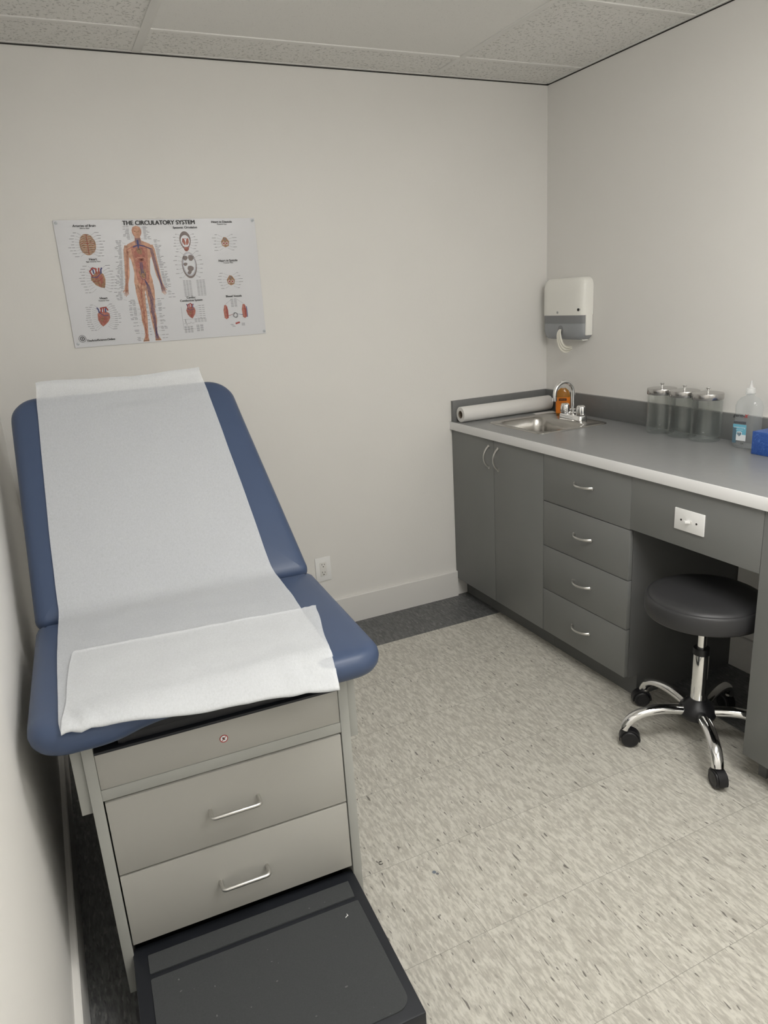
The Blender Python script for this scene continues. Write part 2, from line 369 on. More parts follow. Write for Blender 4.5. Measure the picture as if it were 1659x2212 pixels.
# ------------------------------------------------------------ room shell
def quad(name, pts, m):
    o = MB().add(pts, [(0, 1, 2, 3)]).build(name, m, smooth=False); return struct(o)
def slab(name, x0, x1, y0, y1, z0, z1, m): return struct(MB().box(x0, x1, y0, y1, z0, z1).build(name, m, smooth=False))
T = .10
slab('floor', XL-T, T, YB-T, T, -.10, 0, 'floor')
ceil_o = slab('ceiling', XL-T, T, YB-T, T, H, H+.10, 'ceiling')
slab('wall_back', XL-T, T, 0, T, 0, H, 'wall')
slab('wall_right', 0, T, YB, 0, 0, H, 'wall')
slab('wall_left', XL-T, XL, YB, 0, 0, H, 'wall')
slab('wall_front', XL-T, T, YB-T, YB, 0, H, 'wall')
def skirting(name, a, b, nrm):
    t = .015; h = .1366
    prof = [(0, 0), (t, 0), (t, h-.003), (t-.003, h), (0, h)]
    rings = [[(p[0]+nrm[0]*q[0], p[1]+nrm[1]*q[0], q[1]) for q in prof] for p in (a, b)]
    return struct(MB().loft(rings).build(name, 'trim', smooth=False))
skirting('baseboard_back', (XL, 0), (FACE+.001, 0), (0, -1))
skirting('baseboard_left', (XL, YB), (XL, -.0152), (1, 0))
skirting('baseboard_right', (0, Y3-.001), (0, Y4+.001), (-1, 0))
skirting('baseboard_front', (XL+.016, YB), (-.002, YB), (0, 1))
# suspended ceiling bars and wall angle
gm = MB(); zt = H-.004
gm.box(-.608-.012, -.608+.012, YB, 0, zt, H+.01, .0015)
gm.box(-1.827-.016, -1.827+.016, YB, 0, zt, H+.01, .0015)
yy = -.2356
while yy > YB:
    gm.box(XL, 0, yy-.012, yy+.012, zt+.0004, H+.01, .0015); yy -= .6096
struct(gm.build('trim_1', 'grid'))
am = MB()
am.box(XL, 0, -.014, -.0005, H-.0035, H-.0005).box(-.014, -.0005, YB, -.0005, H-.0035, H-.0005).box(XL+.0005, XL+.014, YB, -.0005, H-.0035, H-.0005)
struct(am.build('trim_2', 'grid', smooth=False))
sm = MB()   # thin dark strip painting in the shadow line under the wall angle
sm.box(XL, 0, -.003, -.0003, H-.0075, H-.0036).box(-.003, -.0003, YB, -.003, H-.0075, H-.0036)
struct(sm.build('shadow_strip', 'slot', smooth=False))
# fluorescent troffer in the ceiling grid, plus an added fill light behind it
def troffer(x0, x1, y0, y1, label, lm='lamp'):
    t = thing('ceiling_light', label, 'ceiling light', ((x0+x1)/2, (y0+y1)/2, H-.012))
    a, b = (x1-x0)/2, (y1-y0)/2; f = MB()
    f.box(-a, a, -b, -b+.03, 0, .0115).box(-a, a, b-.03, b, 0, .0115).box(-a, -a+.03, -b+.03, b-.03, 0, .0115).box(a-.03, a, -b+.03, b-.03, 0, .0115)
    f.build('frame', 'grid', t, smooth=False)
    A_, B_ = a-.03, b-.03
    MB().loft([[(x, y, z) for x, y in rrect(-A_+i, A_-i, -B_+i, B_-i, .01, 4)] for z, i in ((.010, 0), (-.045, .004), (-.075, .03), (-.080, .05))]).build('diffuser', lm, t)  # lens drop added to throw light sideways onto the ceiling
troffer(-1.815, -.620, -2.66, -2.077, 'fluorescent ceiling light nearer the sink wall, with added drop lens')
troffer(-1.815, -.620, -3.88, -3.297, 'added unseen fill light, built as a ceiling light, at the rear of the room', 'lamp_fill')  # unseen second light, added as fill for the front-facing surfaces

# ------------------------------------------------------------ base cabinets
ZT = ZC-.038; ZB = .098; FT = .018        # top of cabinets, bottom of fronts, front thickness
def bow_handle(c, axis, L=.098, out=.028):
    """arched satin pull; c centre on the face (face normal -x)"""
    m = MB(); pts = []; rad = []
    for k in range(17):
        t = -1+2*k/16; pts.append((c[0]-out*(1-t*t)**.75 - .001, c[1]+(t*L/2 if axis == 'y' else 0), c[2]+(t*L/2 if axis == 'z' else 0)))
        rad.append(.0042+.0018*abs(t)**3)
    m.tube(pts, rad, 10, up=(1, 0, 0), flat=.75)
    for s in (-1, 1):
        p = (c[0], c[1]+(s*L/2 if axis == 'y' else 0), c[2]+(s*L/2 if axis == 'z' else 0))
        m.tube([(p[0]-.004, p[1], p[2]), (p[0]+.0005, p[1], p[2])], .0068, 12)
    return m
def carcass(y0, y1, toe=True):
    """open box of 18 mm boards with recessed toe kick, y1<y0"""
    m = MB(); xf = FACE+FT+.001; t = .018
    for ya, yb in ((y0-.0005, y0-t), (y1+t, y1+.0005)):
        m.box(xf, -.002, ya, yb, ZB-.004, ZT-.0005)
        m.box(-.492, -.002, ya, yb, 0.0, ZB-.004)
    m.box(xf, -.002, y0-t, y1+t, ZB-.004, ZB+.014)
    m.box(-.02, -.002, y0-t, y1+t, ZB+.014, ZT-.0005)
    m.box(xf, xf+.06, y0-t, y1+t, ZT-.02, ZT-.0005)
    if toe: m.box(-.507, -.492, y0-.0005, y1+.0005, 0, ZB-.004)
    return m
c1 = thing('base_cabinet', 'dark grey two-door base cabinet under the sink in the corner', 'cabinet', (0, 0, 0), group=None)
carcass(-.0005, Y2).build('carcass', 'carcass', c1, smooth=False)
for ya, yb, hy, nm in ((-.002, Y1+.0015, -.328, 0), (Y1-.0015, Y2+.0015, -.403, 1)):
    d = MB().box(FACE, FACE+FT, ya, yb, ZB, ZT-.003, .0012).build('door', 'cab', c1)
    bow_handle((FACE, hy, .793), 'z').build('handle', 'nickel', d)
c2 = thing('drawer_cabinet', 'dark grey base cabinet with four stacked drawers beside the knee space', 'cabinet', (0, 0, 0))
carcass(Y2, Y3).build('carcass', 'carcass', c2, smooth=False)
dz = [.0975, .2925, .486, .6785, ZT-.003]
hz = [.197, .391, .586, .789]
for k in range(4):
    d = MB().box(FACE, FACE+FT, Y2-.0015, Y3+.001, dz[k]+.0015, dz[k+1]-(.0015 if k < 3 else 0), .0012).build('drawer', 'cab', c2)
    bow_handle((FACE, -.968, hz[k]), 'y').build('handle', 'nickel', d)
c3 = MB().box(FACE, FACE+FT, Y3, Y4+.001, .683, ZT-.0005, .001).build('apron_panel', 'cab')
tag(c3, 'dark grey apron panel spanning the knee space below the counter', 'panel')
c4 = thing('end_cabinet', 'dark grey cabinet at the right edge, right of the stool', 'cabinet', (0, 0, 0))
m = MB(); m.box(FACE+FT+.001, -.002, Y4-.0005, Y4-.0185, .083, ZT-.0005).box(FACE+FT+.001, -.002, Y5, Y5+.018, .083, ZT-.0005)
m.box(FACE+FT+.001, -.002, Y4-.0185, Y5+.018, .083, .101).box(-.02, -.002, Y4-.0185, Y5+.018, .101, ZT-.0005)
m.build('carcass', 'carcass', c4, smooth=False)
MB().box(FACE, FACE+FT, Y4-.0005, Y5, .083, ZT-.003, .0015).build('door', 'cab', c4)
for yy in (-1.743, Y5+.03):
    MB().box(-.515, -.02, yy, yy-.028, 0, .083, .001).build('foot', 'carcass', c4)

# countertop with sink cut-out
SX0, SX1, SY0, SY1 = -.452, -.108, -.548, -.180
ct = thing('countertop', 'grey laminate countertop with white front edge along the right wall', 'countertop', (0, 0, 0))
m = MB(); z0 = ZC-.038; xe = CTF+.003
for a in ((xe, SX0, Y5, -.001), (SX1, -.001, Y5, -.001), (SX0, SX1, SY1, -.001), (SX0, SX1, Y5, SY0)): m.box(*a, z0, ZC)
m.build('worktop', 'counter', ct, smooth=False)
MB().box(CTF, xe, Y5, -.0008, z0-.0005, ZC+.0004, .0008).build('edge_strip', 'edge', ct)
MB().box(-.570, -.001, -.0195, -.001, ZC, ZC+.100, .0008).build('backsplash', 'splash', ct)
MB().box(-.0195, -.001, Y5, -.0197, ZC, ZC+.100, .0008).build('backsplash', 'splash', ct)
# white caulk lines on top of the backsplash
MB().box(-.570, -.001, -.0035, -.0002, ZC+.1, ZC+.103).box(-.0035, -.0002, Y5, -.0035, ZC+.1, ZC+.103).build('caulk_line', 'trim', ct, smooth=False)

# ------------------------------------------------------------ sink and faucet
sk = thing('sink', 'small square stainless steel drop-in sink in the grey counter', 'sink', (0, 0, 0))
rg = []
def RR(x0, x1, y0, y1, r, z): return [(x, y, z) for x, y in rrect(x0, x1, y0, y1, r, 8)]
OX0, OX1, OY0, OY1 = -.470, -.085, -.566, -.160
BX0, BX1, BY0, BY1 = -.440, -.185, -.535, -.195
rg = [RR(OX0, OX1, OY0, OY1, .035, ZC+.0002), RR(OX0+.001, OX1-.001, OY0+.001, OY1-.001, .035, ZC+.003), RR(OX0+.006, OX1-.006, OY0+.006, OY1-.006, .032, ZC+.0050),
      RR(OX0+.011, OX1-.011, OY0+.011, OY1-.011, .030, ZC+.0030), RR(BX0-.004, BX1+.004, BY0-.004, BY1+.004, .05, ZC+.0028), RR(BX0, BX1, BY0, BY1, .05, ZC+.0010), RR(BX0+.006, BX1-.006, BY0+.006, BY1-.006, .05, ZC-.010)]
for z in (-.04, -.08, -.115): rg.append(RR(BX0+.008-z*.09, BX1-.008+z*.09, BY0+.008-z*.09, BY1-.008+z*.09, .05, ZC+z))
rg.append(RR(BX0+.030, BX1-.030, BY0+.030, BY1-.030, .04, ZC-.138)); rg.append(RR(BX0+.060, BX1-.060, BY0+.060, BY1-.060, .03, ZC-.142))
MB().loft(rg, cap0=False).build('basin', 'steel', sk, ang=50)
MB().lathe([(.001, .002), (.022, .002), (.026, .004), (.032, .003), (.034, 0)], ((BX0+BX1)/2, (BY0+BY1)/2, ZC-.1415), 28).build('drain', 'steel', sk)
FX, FY = -.150, -.392
fa = thing('faucet', 'chrome two-knob gooseneck faucet at the back of the sink', 'faucet', (FX, FY, ZC+.0032))
rb = lambda i, z, a=.078, b=.026: [(x, y, z) for x, y in rrect(-b+i, b-i, -a+i, a-i, .018-i*.5, 5)]
MB().loft([rb(0, 0), rb(0, .004), rb(.002, .022), rb(.005, .027), rb(.010, .028)]).build('base', 'chrome', fa)
for yk in (-.055, .055):
    rings = []; n = 48
    for z, r in ((.0285, .0165), (.031, .021), (.034, .0215), (.062, .0190), (.070, .0165), (.073, .010)):
        rings.append([((r*(1+.055*math.cos(j/n*2*PI*8)))*math.cos(2*PI*j/n), yk+(r*(1+.055*math.cos(j/n*2*PI*8)))*math.sin(2*PI*j/n), z) for j in range(n)])
    MB().loft(rings).build('knob', 'chrome', fa, ang=60)
    MB().lathe([(.019, .0275), (.019, .031)], (0, yk, 0), 24).build('knob_collar', 'black', fa)
pts = [(0, 0, .03), (0, 0, .05), (0, 0, .08), (0, 0, .105), (0, 0, .128)]
Rn = .052
for k in range(1, 19):
    a = PI*k/18*.97; pts.append((-Rn+Rn*math.cos(a), 0, .128+Rn*math.sin(a)))
pts.append((-2*Rn-.001, 0, .112))
MB().tube(pts, .0088, 16).build('spout', 'chrome', fa, ang=60)
MB().lathe([(.020, .0275), (.020, .034), (.014, .040), (.014, .050), (.011, .054)], (0, 0, 0), 28).build('spout_collar', 'chrome', fa)
MB().lathe([(.0100, .114), (.0100, .098), (.0080, .098)], (-2*Rn-.001, 0, 0), 20).build('aerator', 'chrome', fa)

# ------------------------------------------------------------ items on the counter
def soap_bottle():
    t = thing('soap_bottle', 'amber liquid soap bottle with orange label behind the faucet', 'soap bottle', (-.085, -.240, ZC+.0006), -.75)
    def rg(w, d, z): return [(w*abs(math.cos(a))**.75*(1 if math.cos(a) > 0 else -1), d*abs(math.sin(a))**.75*(1 if math.sin(a) > 0 else -1), z) for a in [2*PI*j/36 for j in range(36)]]
    pf = [(.028, .016, 0), (.032, .019, .003), (.033, .020, .02), (.034, .0205, .08), (.033, .020, .10), (.026, .016, .118), (.016, .012, .127), (.012, .012, .131)]
    MB().loft([rg(*p) for p in pf]).build('bottle', 'soap', t, ang=60)
    lb = MB()
    rows = [[(x*1.012, y*1.02, z) for x, y, z in rg(.0338, .0204, zz)] for zz in (.012, .040, .088)]
    lb.loft([[r[j] for j in range(18, 37-1)]+[r[0]] for r in rows], False, False, closed=False).build('label', 'soap_label', t)
    pl = MB().box(-.018, .018, -.0222, -.0212, .072, .083, .0004); pl.build('name_plaque', 'ink', t)
    v, f = text_mesh('Softsoap', .0085); MB().add([(x, -.0224, z+.0775) for x, z, _ in v], f).build('lettering', 'soap_label', t, smooth=False)
    v, f = text_mesh('antibacterial', .0062); MB().add([(x, -.0222, z+.062) for x, z, _ in v], f).build('lettering', 'ink', t, smooth=False)
    MB().lathe([(.0125, .129), (.0125, .138), (.011, .141)], (0, 0, 0), 24).build('cap', 'clearplastic', t)
soap_bottle()

ax = Vector((-.553, -.0585, ZC+.0375)); bx = Vector((-.030, -.0600, ZC+.0375)); dv = (bx-ax).normalized(); n = 48
rl = thing('paper_roll', 'white exam paper roll lying on the counter against the backsplash', 'paper roll', tuple(ax), math.atan2(dv.y, dv.x))
Lr = (bx-ax).length; rings = []
for r, x in ((.0185, 0), (.0360, 0), (.0370, .0015), (.0370, Lr-.0015), (.0360, Lr), (.0185, Lr)): rings.append([(x, r*math.cos(2*PI*j/n), r*math.sin(2*PI*j/n)) for j in range(n)])
MB().loft(rings, False, False).build('roll', 'roll', rl)
rings = [[(x, r*math.cos(2*PI*j/n), r*math.sin(2*PI*j/n)) for j in range(n)] for r, x in ((.0155, 0.001), (.0184, 0.001), (.0184, Lr-.001), (.0155, Lr-.001), (.0155, .001))]
MB().loft(rings, False, False).build('core', 'core', rl)
ps = MB().add([(-.170, -.140, ZC+.0006), (-.160, -.100, ZC+.0010), (-.045, -.108, ZC+.0012), (-.062, -.158, ZC+.0006)] , [(0, 1, 2, 3)])
ps.add([(x, y, z+.0006) for x, y, z in ps.v[:4]], [(3, 2, 1, 0)]); ps.f += [(0, 1, 5, 4), (1, 2, 6, 5), (2, 3, 7, 6), (3, 0, 4, 7)]
tag(ps.build('paper_scrap', 'roll', smooth=False), 'small white slip of paper on the counter between roll and sink', 'paper')

def jar(loc, label):
    t = thing('glass_jar', label, 'jar', loc, 0, 'lidded glass jars in a row on the counter')
    ro = .0545; g = MB()
    g.loft([[(r*math.cos(2*PI*j/56), r*math.sin(2*PI*j/56), z) for j in range(56)] for r, z in
            [(.040, .003), (.046, .0005), (.051, .001), (ro, .006), (ro+.0006, .012), (ro, .025), (ro, .150), (ro-.003, .156), (ro-.003, .164), (ro-.0055, .164), (ro-.0055, .155), (ro-.0030, .148), (ro-.0030, .022), (ro-.008, .0135), (.030, .0110)]], True, True)
    g.build('jar_body', 'glass', t, ang=60)
    MB().lathe([(.0500, .1575), (.0560, .1575), (.0572, .160), (.0572, .177), (.0560, .1805), (.050, .1815), (.006, .1825)], (0, 0, 0), 56).build('lid', 'lid', t, ang=40)
    MB().lathe([(.0048, .182), (.0042, .190), (.0045, .194), (.0085, .199), (.0085, .201), (.004, .203)], (0, 0, 0), 20).build('knob', 'chrome', t)
    return t
JX = -.083
j0 = jar((JX, -.855, ZC), 'glass jar with steel lid nearest the faucet, leftmost of the row')
dup(j0, (JX+.002, -.9675, ZC), 'glass jar with steel lid between the other two jars')
dup(j0, (JX, -1.0805, ZC), 'glass jar with steel lid beside the hand sanitizer bottle')

def sanitizer():
    t = thing('sanitizer_bottle', 'tall clear hand sanitizer bottle with blue label by the tissue box', 'bottle', (-.082, -1.262, ZC+.0006), -PI/2+.12)
    def rg(w, d, z): return [(w*abs(math.cos(a))**.8*(1 if math.cos(a) > 0 else -1), d*abs(math.sin(a))**.8*(1 if math.sin(a) > 0 else -1), z) for a in [2*PI*j/44 for j in range(44)]]
    pf = [(.042, .026, .0), (.047, .030, .003), (.048, .031, .015), (.0460, .030, .05), (.046, .030, .13), (.047, .031, .150), (.042, .028, .164), (.030, .021, .178), (.014, .013, .186), (.0125, .0125, .190)]
    o = MB().loft([rg(*p) for p in pf]); o.build('bottle', 'clearplastic', t, ang=60)
    MB().lathe([(.0125, .1905), (.0165, .192), (.0165, .194), (.0135, .195)], (0, 0, 0), 28).build('neck_ring', 'clearplastic', t)
    MB().lathe([(.0150, .1955), (.0155, .197), (.0150, .210), (.0135, .2125), (.0075, .214), (.0040, .224), (.0026, .238), (.0012, .2385)], (0, 0, 0), 28).build('cap', 'cap_clear', t)
    f = -.0318
    def pl(nm, m, x0, x1, z0, z1, e=0): MB().box(x0, x1, f-.0006-e, f+.0008, z0, z1, .0002).build(nm, m, t, smooth=False)
    pl('label', 'lbl_white', -.030, .014, .028, .098)
    pl('label_band', 'lbl_grey', -.036, .014, .086, .099, .0003)
    pl('label_band', 'lbl_blue', -.036, .014, .050, .0859, .0002)
    pl('label_band', 'lbl_dark', -.036, -.022, .018, .074, .0004)
    def tx(s, size, x, z, m, b=0, sh=0, nm='lettering'):
        v, ff = text_mesh(s, size, bold=b, shear=sh); MB().add([(q[0]+x, f-.0016, q[1]+z) for q in v], ff).build(nm, m, t, smooth=False)
    tx('germ-', .0175, -.016, .118, 'ink', .0003, .2); tx('x', .026, .0095, .120, 'red', .0003, .35)
    tx('ADVANCED', .0085, -.011, .0922, 'ink', .0001); tx('moisturizing', .0085, -.010, .0755, 'lbl_white'); tx('hand sanitizer', .0048, -.010, .067, 'lbl_white')
    tx('USA', .010, .000, .018, 'ink')
    sh = [(0, -.012), (.009, -.003), (.010, .007), (0, .010), (-.010, .007), (-.009, -.003)]
    MB().add([(x-.010, f-.0013, z+.052) for x, z in sh], [tuple(range(6))]).build('shield_mark', 'lbl_white', t, smooth=False)
    MB().add([(x*.75-.010, f-.0017, z*.75+.052) for x, z in sh], [tuple(range(6))]).build('shield_mark', 'lbl_dark', t, smooth=False)
    m = MB(); m.add([(-.0145, f-.0020, .056), (-.0055, f-.0020, .056), (-.0055, f-.002, .0575), (-.0145, f-.002, .0575)], [(0, 1, 2, 3)])
    m.add([(-.0105, f-.0020, .046), (-.0095, f-.0020, .046), (-.0095, f-.002, .0575), (-.0105, f-.002, .0575)], [(0, 1, 2, 3)]); m.build('shield_mark', 'lbl_white', t, smooth=False)
sanitizer()
tb = thing('tissue_box', 'blue floral tissue box at the right edge of the counter', 'tissue box', (-.098, -1.462, ZC))
MB().box(-.060, .060, -.120, .120, .0005, .080, .0012).build('box', 'tissue_box', tb)
ov = MB(); k = 40; ov.loft([[(sx*math.cos(2*PI*j/k), sy*math.sin(2*PI*j/k), z) for j in range(k)] for sx, sy, z in ((.026, .070, .0804), (.026, .070, .0812), (.020, .062, .0812), (.020, .062, .0804))], False, False); ov.build('opening_rim', 'lbl_white', tb)
tm = MB(); rings = []
for i in range(9):
    z = .0805+i*.0055; w_ = .016*(1-.5*i/8); rings.append([((w_*.7+.004*math.sin(3*a+i*.5))*math.cos(a), (.050-.002*i+.006*math.sin(5*a+i))*math.sin(a), z) for a in [2*PI*j/36 for j in range(36)]])
tm.loft(rings, False, True).build('tissue', 'tissue', tb)

# ------------------------------------------------------------ plates on apron and wall
sw = thing('light_switch', 'white horizontal toggle switch plate on the grey apron panel', 'switch', (FACE, -1.4665, .776))
MB().box(-.0055, 0, -.0585, .0585, -.0355, .0355, .0022, 2).build('plate', 'plate', sw)
MB().box(-.0065, -.004, -.012, .012, -.005, .005, .0008).build('toggle_frame', 'white_plastic', sw)
tg = MB().loft([[(-.005, y, z) for y, z in ((-.008, -.004), (.004, -.004), (.004, .004), (-.008, .004))], [(-.018, y, z) for y, z in ((.003, -.0032), (.011, -.0032), (.011, .0032), (.003, .0032))]])
tg.build('toggle', 'plate', sw)
for s in (-1, 1):
    MB().tube([(-.0045, s*.0302, 0), (-.0064, s*.0302, 0)], .0033, 14).build('screw', 'slot', sw)
ou = thing('wall_outlet', 'white wall outlet plate on back wall above the baseboard', 'outlet', (-1.2945, 0, .302))
MB().box(-.0385, .0385, -.0055, 0, -.0590, .0590, .0022, 2).build('plate', 'plate', ou)
MB().box(-.0165, .0165, -.0072, -.004, -.0335, .0335, .0008).build('receptacle', 'white_plastic', ou)
for zc in (-.0195, .0195):
    sl = MB()
    for x, h in ((-.0063, .0075), (.0063, .0060)): sl.box(x-.0011, x+.0011, -.0077, -.0068, zc+.0015, zc+.0015+h)
    sl.lathe([(.0026, 0), (.0026, .0009)], (0, 0, 0), 14)
    k = len(sl.v); n_ = 28
    for q in range(k-n_, k): x, y, z = sl.v[q]; sl.v[q] = (x, -.0077+z, zc-.006+y)
    sl.build('slots', 'slot', ou, smooth=False)

# ------------------------------------------------------------ towel dispenser
dp = thing('towel_dispenser', 'white wall dispenser with smoky lower window and hanging paper towel', 'dispenser', (0, -.190, 1.262))
def drg(x, hy, z0, z1, r, cy=0): return [(x, y, z) for y, z in rrect(cy-hy, cy+hy, z0, z1, r, 8)]
HW = .1520; DH = .288
# shell cross-sections from the wall outwards; upper cover only above z=.118, frame around the window
rings = [drg(-.001, HW, .004, DH, .040), drg(-.030, HW, .003, DH, .040), drg(-.043, HW-.003, .005, DH-.002, .040), drg(-.053, HW-.010, .010, DH-.010, .038), drg(-.060, HW-.024, .022, DH-.024, .034), drg(-.064, HW-.055, .050, DH-.055, .030)]
sh = MB().loft(rings); 
def clip(mb, z, keep_above=True):
    bm = bmesh.new(); vs = [bm.verts.new(v) for v in mb.v]
    for f in mb.f:
        try: bm.faces.new([vs[i] for i in f])
        except ValueError: pass
    r = bmesh.ops.bisect_plane(bm, geom=bm.verts[:]+bm.edges[:]+bm.faces[:], plane_co=(0, 0, z), plane_no=(0, 0, 1), clear_inner=keep_above, clear_outer=not keep_above)
    ed = [e for e in r['geom_cut'] if isinstance(e, bmesh.types.BMEdge)]
    bmesh.ops.holes_fill(bm, edges=ed)
    out = MB(); bm.verts.index_update(); out.add([v.co for v in bm.verts], [[v.index for v in f.verts] for f in bm.faces]); bm.free(); return out
up = clip(sh, .118, True); up.build('cover', 'disp', dp, ang=50)
def scl(mb, e, cz=.15): # shrink slightly
    return [(x*(1-.02*e) , y*(1-.012*e), z) for x, y, z in mb.v]
lo = clip(sh, .1175, False)
lo2 = MB().add([(x*.965, y*.985, z+.002) for x, y, z in lo.v], lo.f)
top_w = clip(lo2, .082, True); low_w = clip(lo2, .0815, False)
top_w.build('window', 'smoke_dark', dp, ang=50); low_w.build('window', 'smoke', dp, ang=50)
# right and back white frame returns beside the window
fr = MB()
for s in (-1, 1):
    fr.box(-.040, -.001, s*HW, s*(HW-.010), .026, .120, .004)
fr.box(-.034, -.001, -HW+.03, HW-.03, .001, .010, .003)
fr.build('frame', 'disp', dp)
MB().tube([(-.045, -.124, .143), (-.0655, -.124, .143)], [.0068, .0062], 20).build('lock', 'slot', dp)
MB().tube([(-.045, -.124, .143), (-.0635, -.124, .143)], .0090, 20).build('lock_ring', 'chrome', dp)
lg = MB()
for a in ((-.0045, .0045, .0032, .0045), (-.0045, .0045, -.0045, -.0032), (-.0045, -.0030, -.0032, .0032), (.0030, .0045, -.0032, .0032)): lg.box(-.0655, -.0620, a[0]+.024, a[1]+.024, .132+a[2], .132+a[3])
lg.build('logo', 'lbl_grey', dp, smooth=False)
MB().lathe([(.020, 0), (.024, .003), (.020, .006)], (0, 0, 0), 28).xf(Matrix.Translation((-.0620, .004, .052)) @ Matrix.Rotation(PI/2, 4, 'Y')).build('outlet_ring', 'smoke_dark', dp)
tw = MB(); rows = []
cen = [(-.060, .006, .055), (-.071, .006, .044), (-.074, .003, .024), (-.073, -.003, .000), (-.072, -.015, -.020), (-.071, -.032, -.032), (-.070, -.052, -.036), (-.069, -.072, -.033), (-.068, -.090, -.028)]
wid = [.008, .013, .016, .018, .022, .022, .018, .014, .010]
for i, (c, wd) in enumerate(zip(cen, wid)):
    a, b_ = Vector(cen[max(i-1, 0)]), Vector(cen[min(i+1, len(cen)-1)]); t_ = (b_-a); nn = Vector((0, -t_.z, t_.y)).normalized(); nn = Vector((0, t_.z, -t_.y)).normalized()
    rows.append([(c[0]+.004*math.sin(j*1.9+i*.7), c[1]+nn.y*wd*(j/10*2-1), c[2]+nn.z*wd*(j/10*2-1)) for j in range(11)])
tw.loft(rows, False, False, closed=False)
o = tw.build('towel', 'tissue', dp, ang=70); md = o.modifiers.new('thick', 'SOLIDIFY'); md.thickness = .0015; md2 = o.modifiers.new('sub', 'SUBSURF'); md2.levels = 1; md2.render_levels = 2

# ------------------------------------------------------------ rolling stool
SXc, SYc = -.5285, -1.5095
st = thing('rolling_stool', 'black round rolling stool with chrome five-star base under the counter', 'stool', (SXc, SYc, 0))
RS = .184; zt_ = .545
pf = [(.02, zt_-.078), (RS-.012, zt_-.078), (RS-.004, zt_-.075), (RS, zt_-.068), (RS+.001, zt_-.045), (RS, zt_-.022), (RS-.004, zt_-.016), (RS-.0075, zt_-.0135), (RS-.010, zt_-.0145), (RS-.013, zt_-.010), (RS-.025, zt_-.004), (RS-.05, zt_-.0005), (RS-.10, zt_+.002), (.03, zt_+.003)]
MB().lathe(pf, (0, 0, 0), 96).build('seat', 'vinyl_black', st, ang=60)
MB().lathe([(.11, zt_-.086), (.11, zt_-.0785)], (0, 0, 0), 40).build('seat_plate', 'dark', st)
MB().lathe([(.0140, .330), (.0140, zt_-.085)], (0, 0, 0), 28).build('piston', 'chrome', st)
MB().lathe([(.0250, .150), (.0250, .326), (.0235, .330)], (0, 0, 0), 36).build('column', 'chrome', st)
MB().lathe([(.0180, .345), (.0250, .344), (.0265, .340), (.0265, .322)], (0, 0, 0), 36, cap1=False).build('collar', 'black', st)
MB().lathe([(.040, .088), (.058, .095), (.062, .110), (.056, .128), (.040, .144), (.030, .152), (.027, .158)], (0, 0, 0), 40).build('hub', 'black', st, ang=60)
ends = [88, 158, 236, 308, 16]; swiv = [150, -40, -110, 90, 80]
for ei, (a, sv) in enumerate(zip(ends, swiv)):
    ar = math.radians(a); ca, sa = math.cos(ar), math.sin(ar); pts = []; rad = []
    for k in range(22):
        t = k/21; r = .035+.215*math.sin(t*1.35)/math.sin(1.35)
        z = .113+.016*math.sin(min(t/.4, 1)*PI*.5)-.066*t**3.2
        pts.append((ca*r, sa*r, z)); rad.append(.0198-.0015*t)
    lg_ = MB().tube(pts, rad, 16, flat=.85).build('leg', 'chrome', st, ang=60)
    cx_, cy_ = ca*.243, sa*.243; s = math.radians(sv); fx_, fy_ = math.cos(s), math.sin(s)
    cm = MB(); Rw = .0285; wc = Vector((cx_+fx_*.012, cy_+fy_*.012, Rw+.0008))
    sd = Vector((-fy_, fx_, 0)); fw = Vector((fx_, fy_, 0))
    for sg in (-1, 1):
        rings = []
        for off, rr in ((.003, Rw*.96), (.004, Rw), (.016, Rw), (.0185, Rw*.93), (.0195, Rw*.80), (.0185, Rw*.74), (.0195, Rw*.5)):
            rings.append([wc+sd*(sg*off)+fw*(rr*math.cos(2*PI*j/32))+Vector((0, 0, rr*math.sin(2*PI*j/32))) for j in range(32)])
        cm.loft(rings)
    hood = []   # hood arching over the wheels
    for k in range(13):
        an = math.radians(-15+k*17.5); hood.append([wc+fw*(-rr*math.cos(an))+Vector((0, 0, rr*math.sin(an)))+sd*o_ for rr, o_ in ((Rw+.006, -.014), (Rw+.006, .014), (Rw+.0015, .014), (Rw+.0015, -.014))])
    cm.loft(hood)
    cm.build('caster', 'black', lg_, ang=45)
    MB().lathe([(.008, .052), (.008, .060), (.0125, .061), (.0125, .070)], (cx_, cy_, 0), 20).build('caster_stem', 'chrome' if ei in (0, 4) else 'black', lg_)

# ------------------------------------------------------------ exam table
TO = (-2.3935, -1.6358, 0); TA = -.0396; W = .5618; FI = .022
et = thing('exam_table', 'blue upholstered medical exam table with grey drawers and pull-out black step', 'exam table', TO, TA)
zb, z0_, z1_, z2_, z3_, z4_ = .060, .1811, .3683, .5548, .5825, .6643
BD = .98
m = MB(); m.box(0, FI, 0, BD, zb, .700, .0012).box(W-FI, W, 0, BD, zb, .700, .0012)
m.build('side_frame', 'table_frame', et)
m = MB(); m.box(FI, W-FI, .0015, .03, z2_+.0015, z3_-.0005, .0008); m.build('front_rail', 'table_frame', et)
m = MB(); m.box(FI, W-FI, BD-.02, BD, zb, .69).box(FI, W-FI, .03, BD-.02, zb, zb+.02).box(FI+.002, W-FI-.002, .026, BD-.02, .20, .56).box(FI, W-FI, .03, BD-.02, .57, .60)
m.build('inner_body', 'dark', et, smooth=False)
m = MB(); m.box(.03, W-.03, .02, BD-.04, 0, zb); m.build('base', 'step_frame', et, smooth=False)
for x0, x1 in ((-.0215, -.0005), (W+.0005, W+.0215)):
    MB().box(x0, x1, .010, .60, .5312, .700, .0012).build('side_rail', 'table_frame', et)
fp = MB().box(FI+.0005, W-FI-.0005, .003, .022, z3_, z4_, .001).build('front_panel', 'table_paint', et)
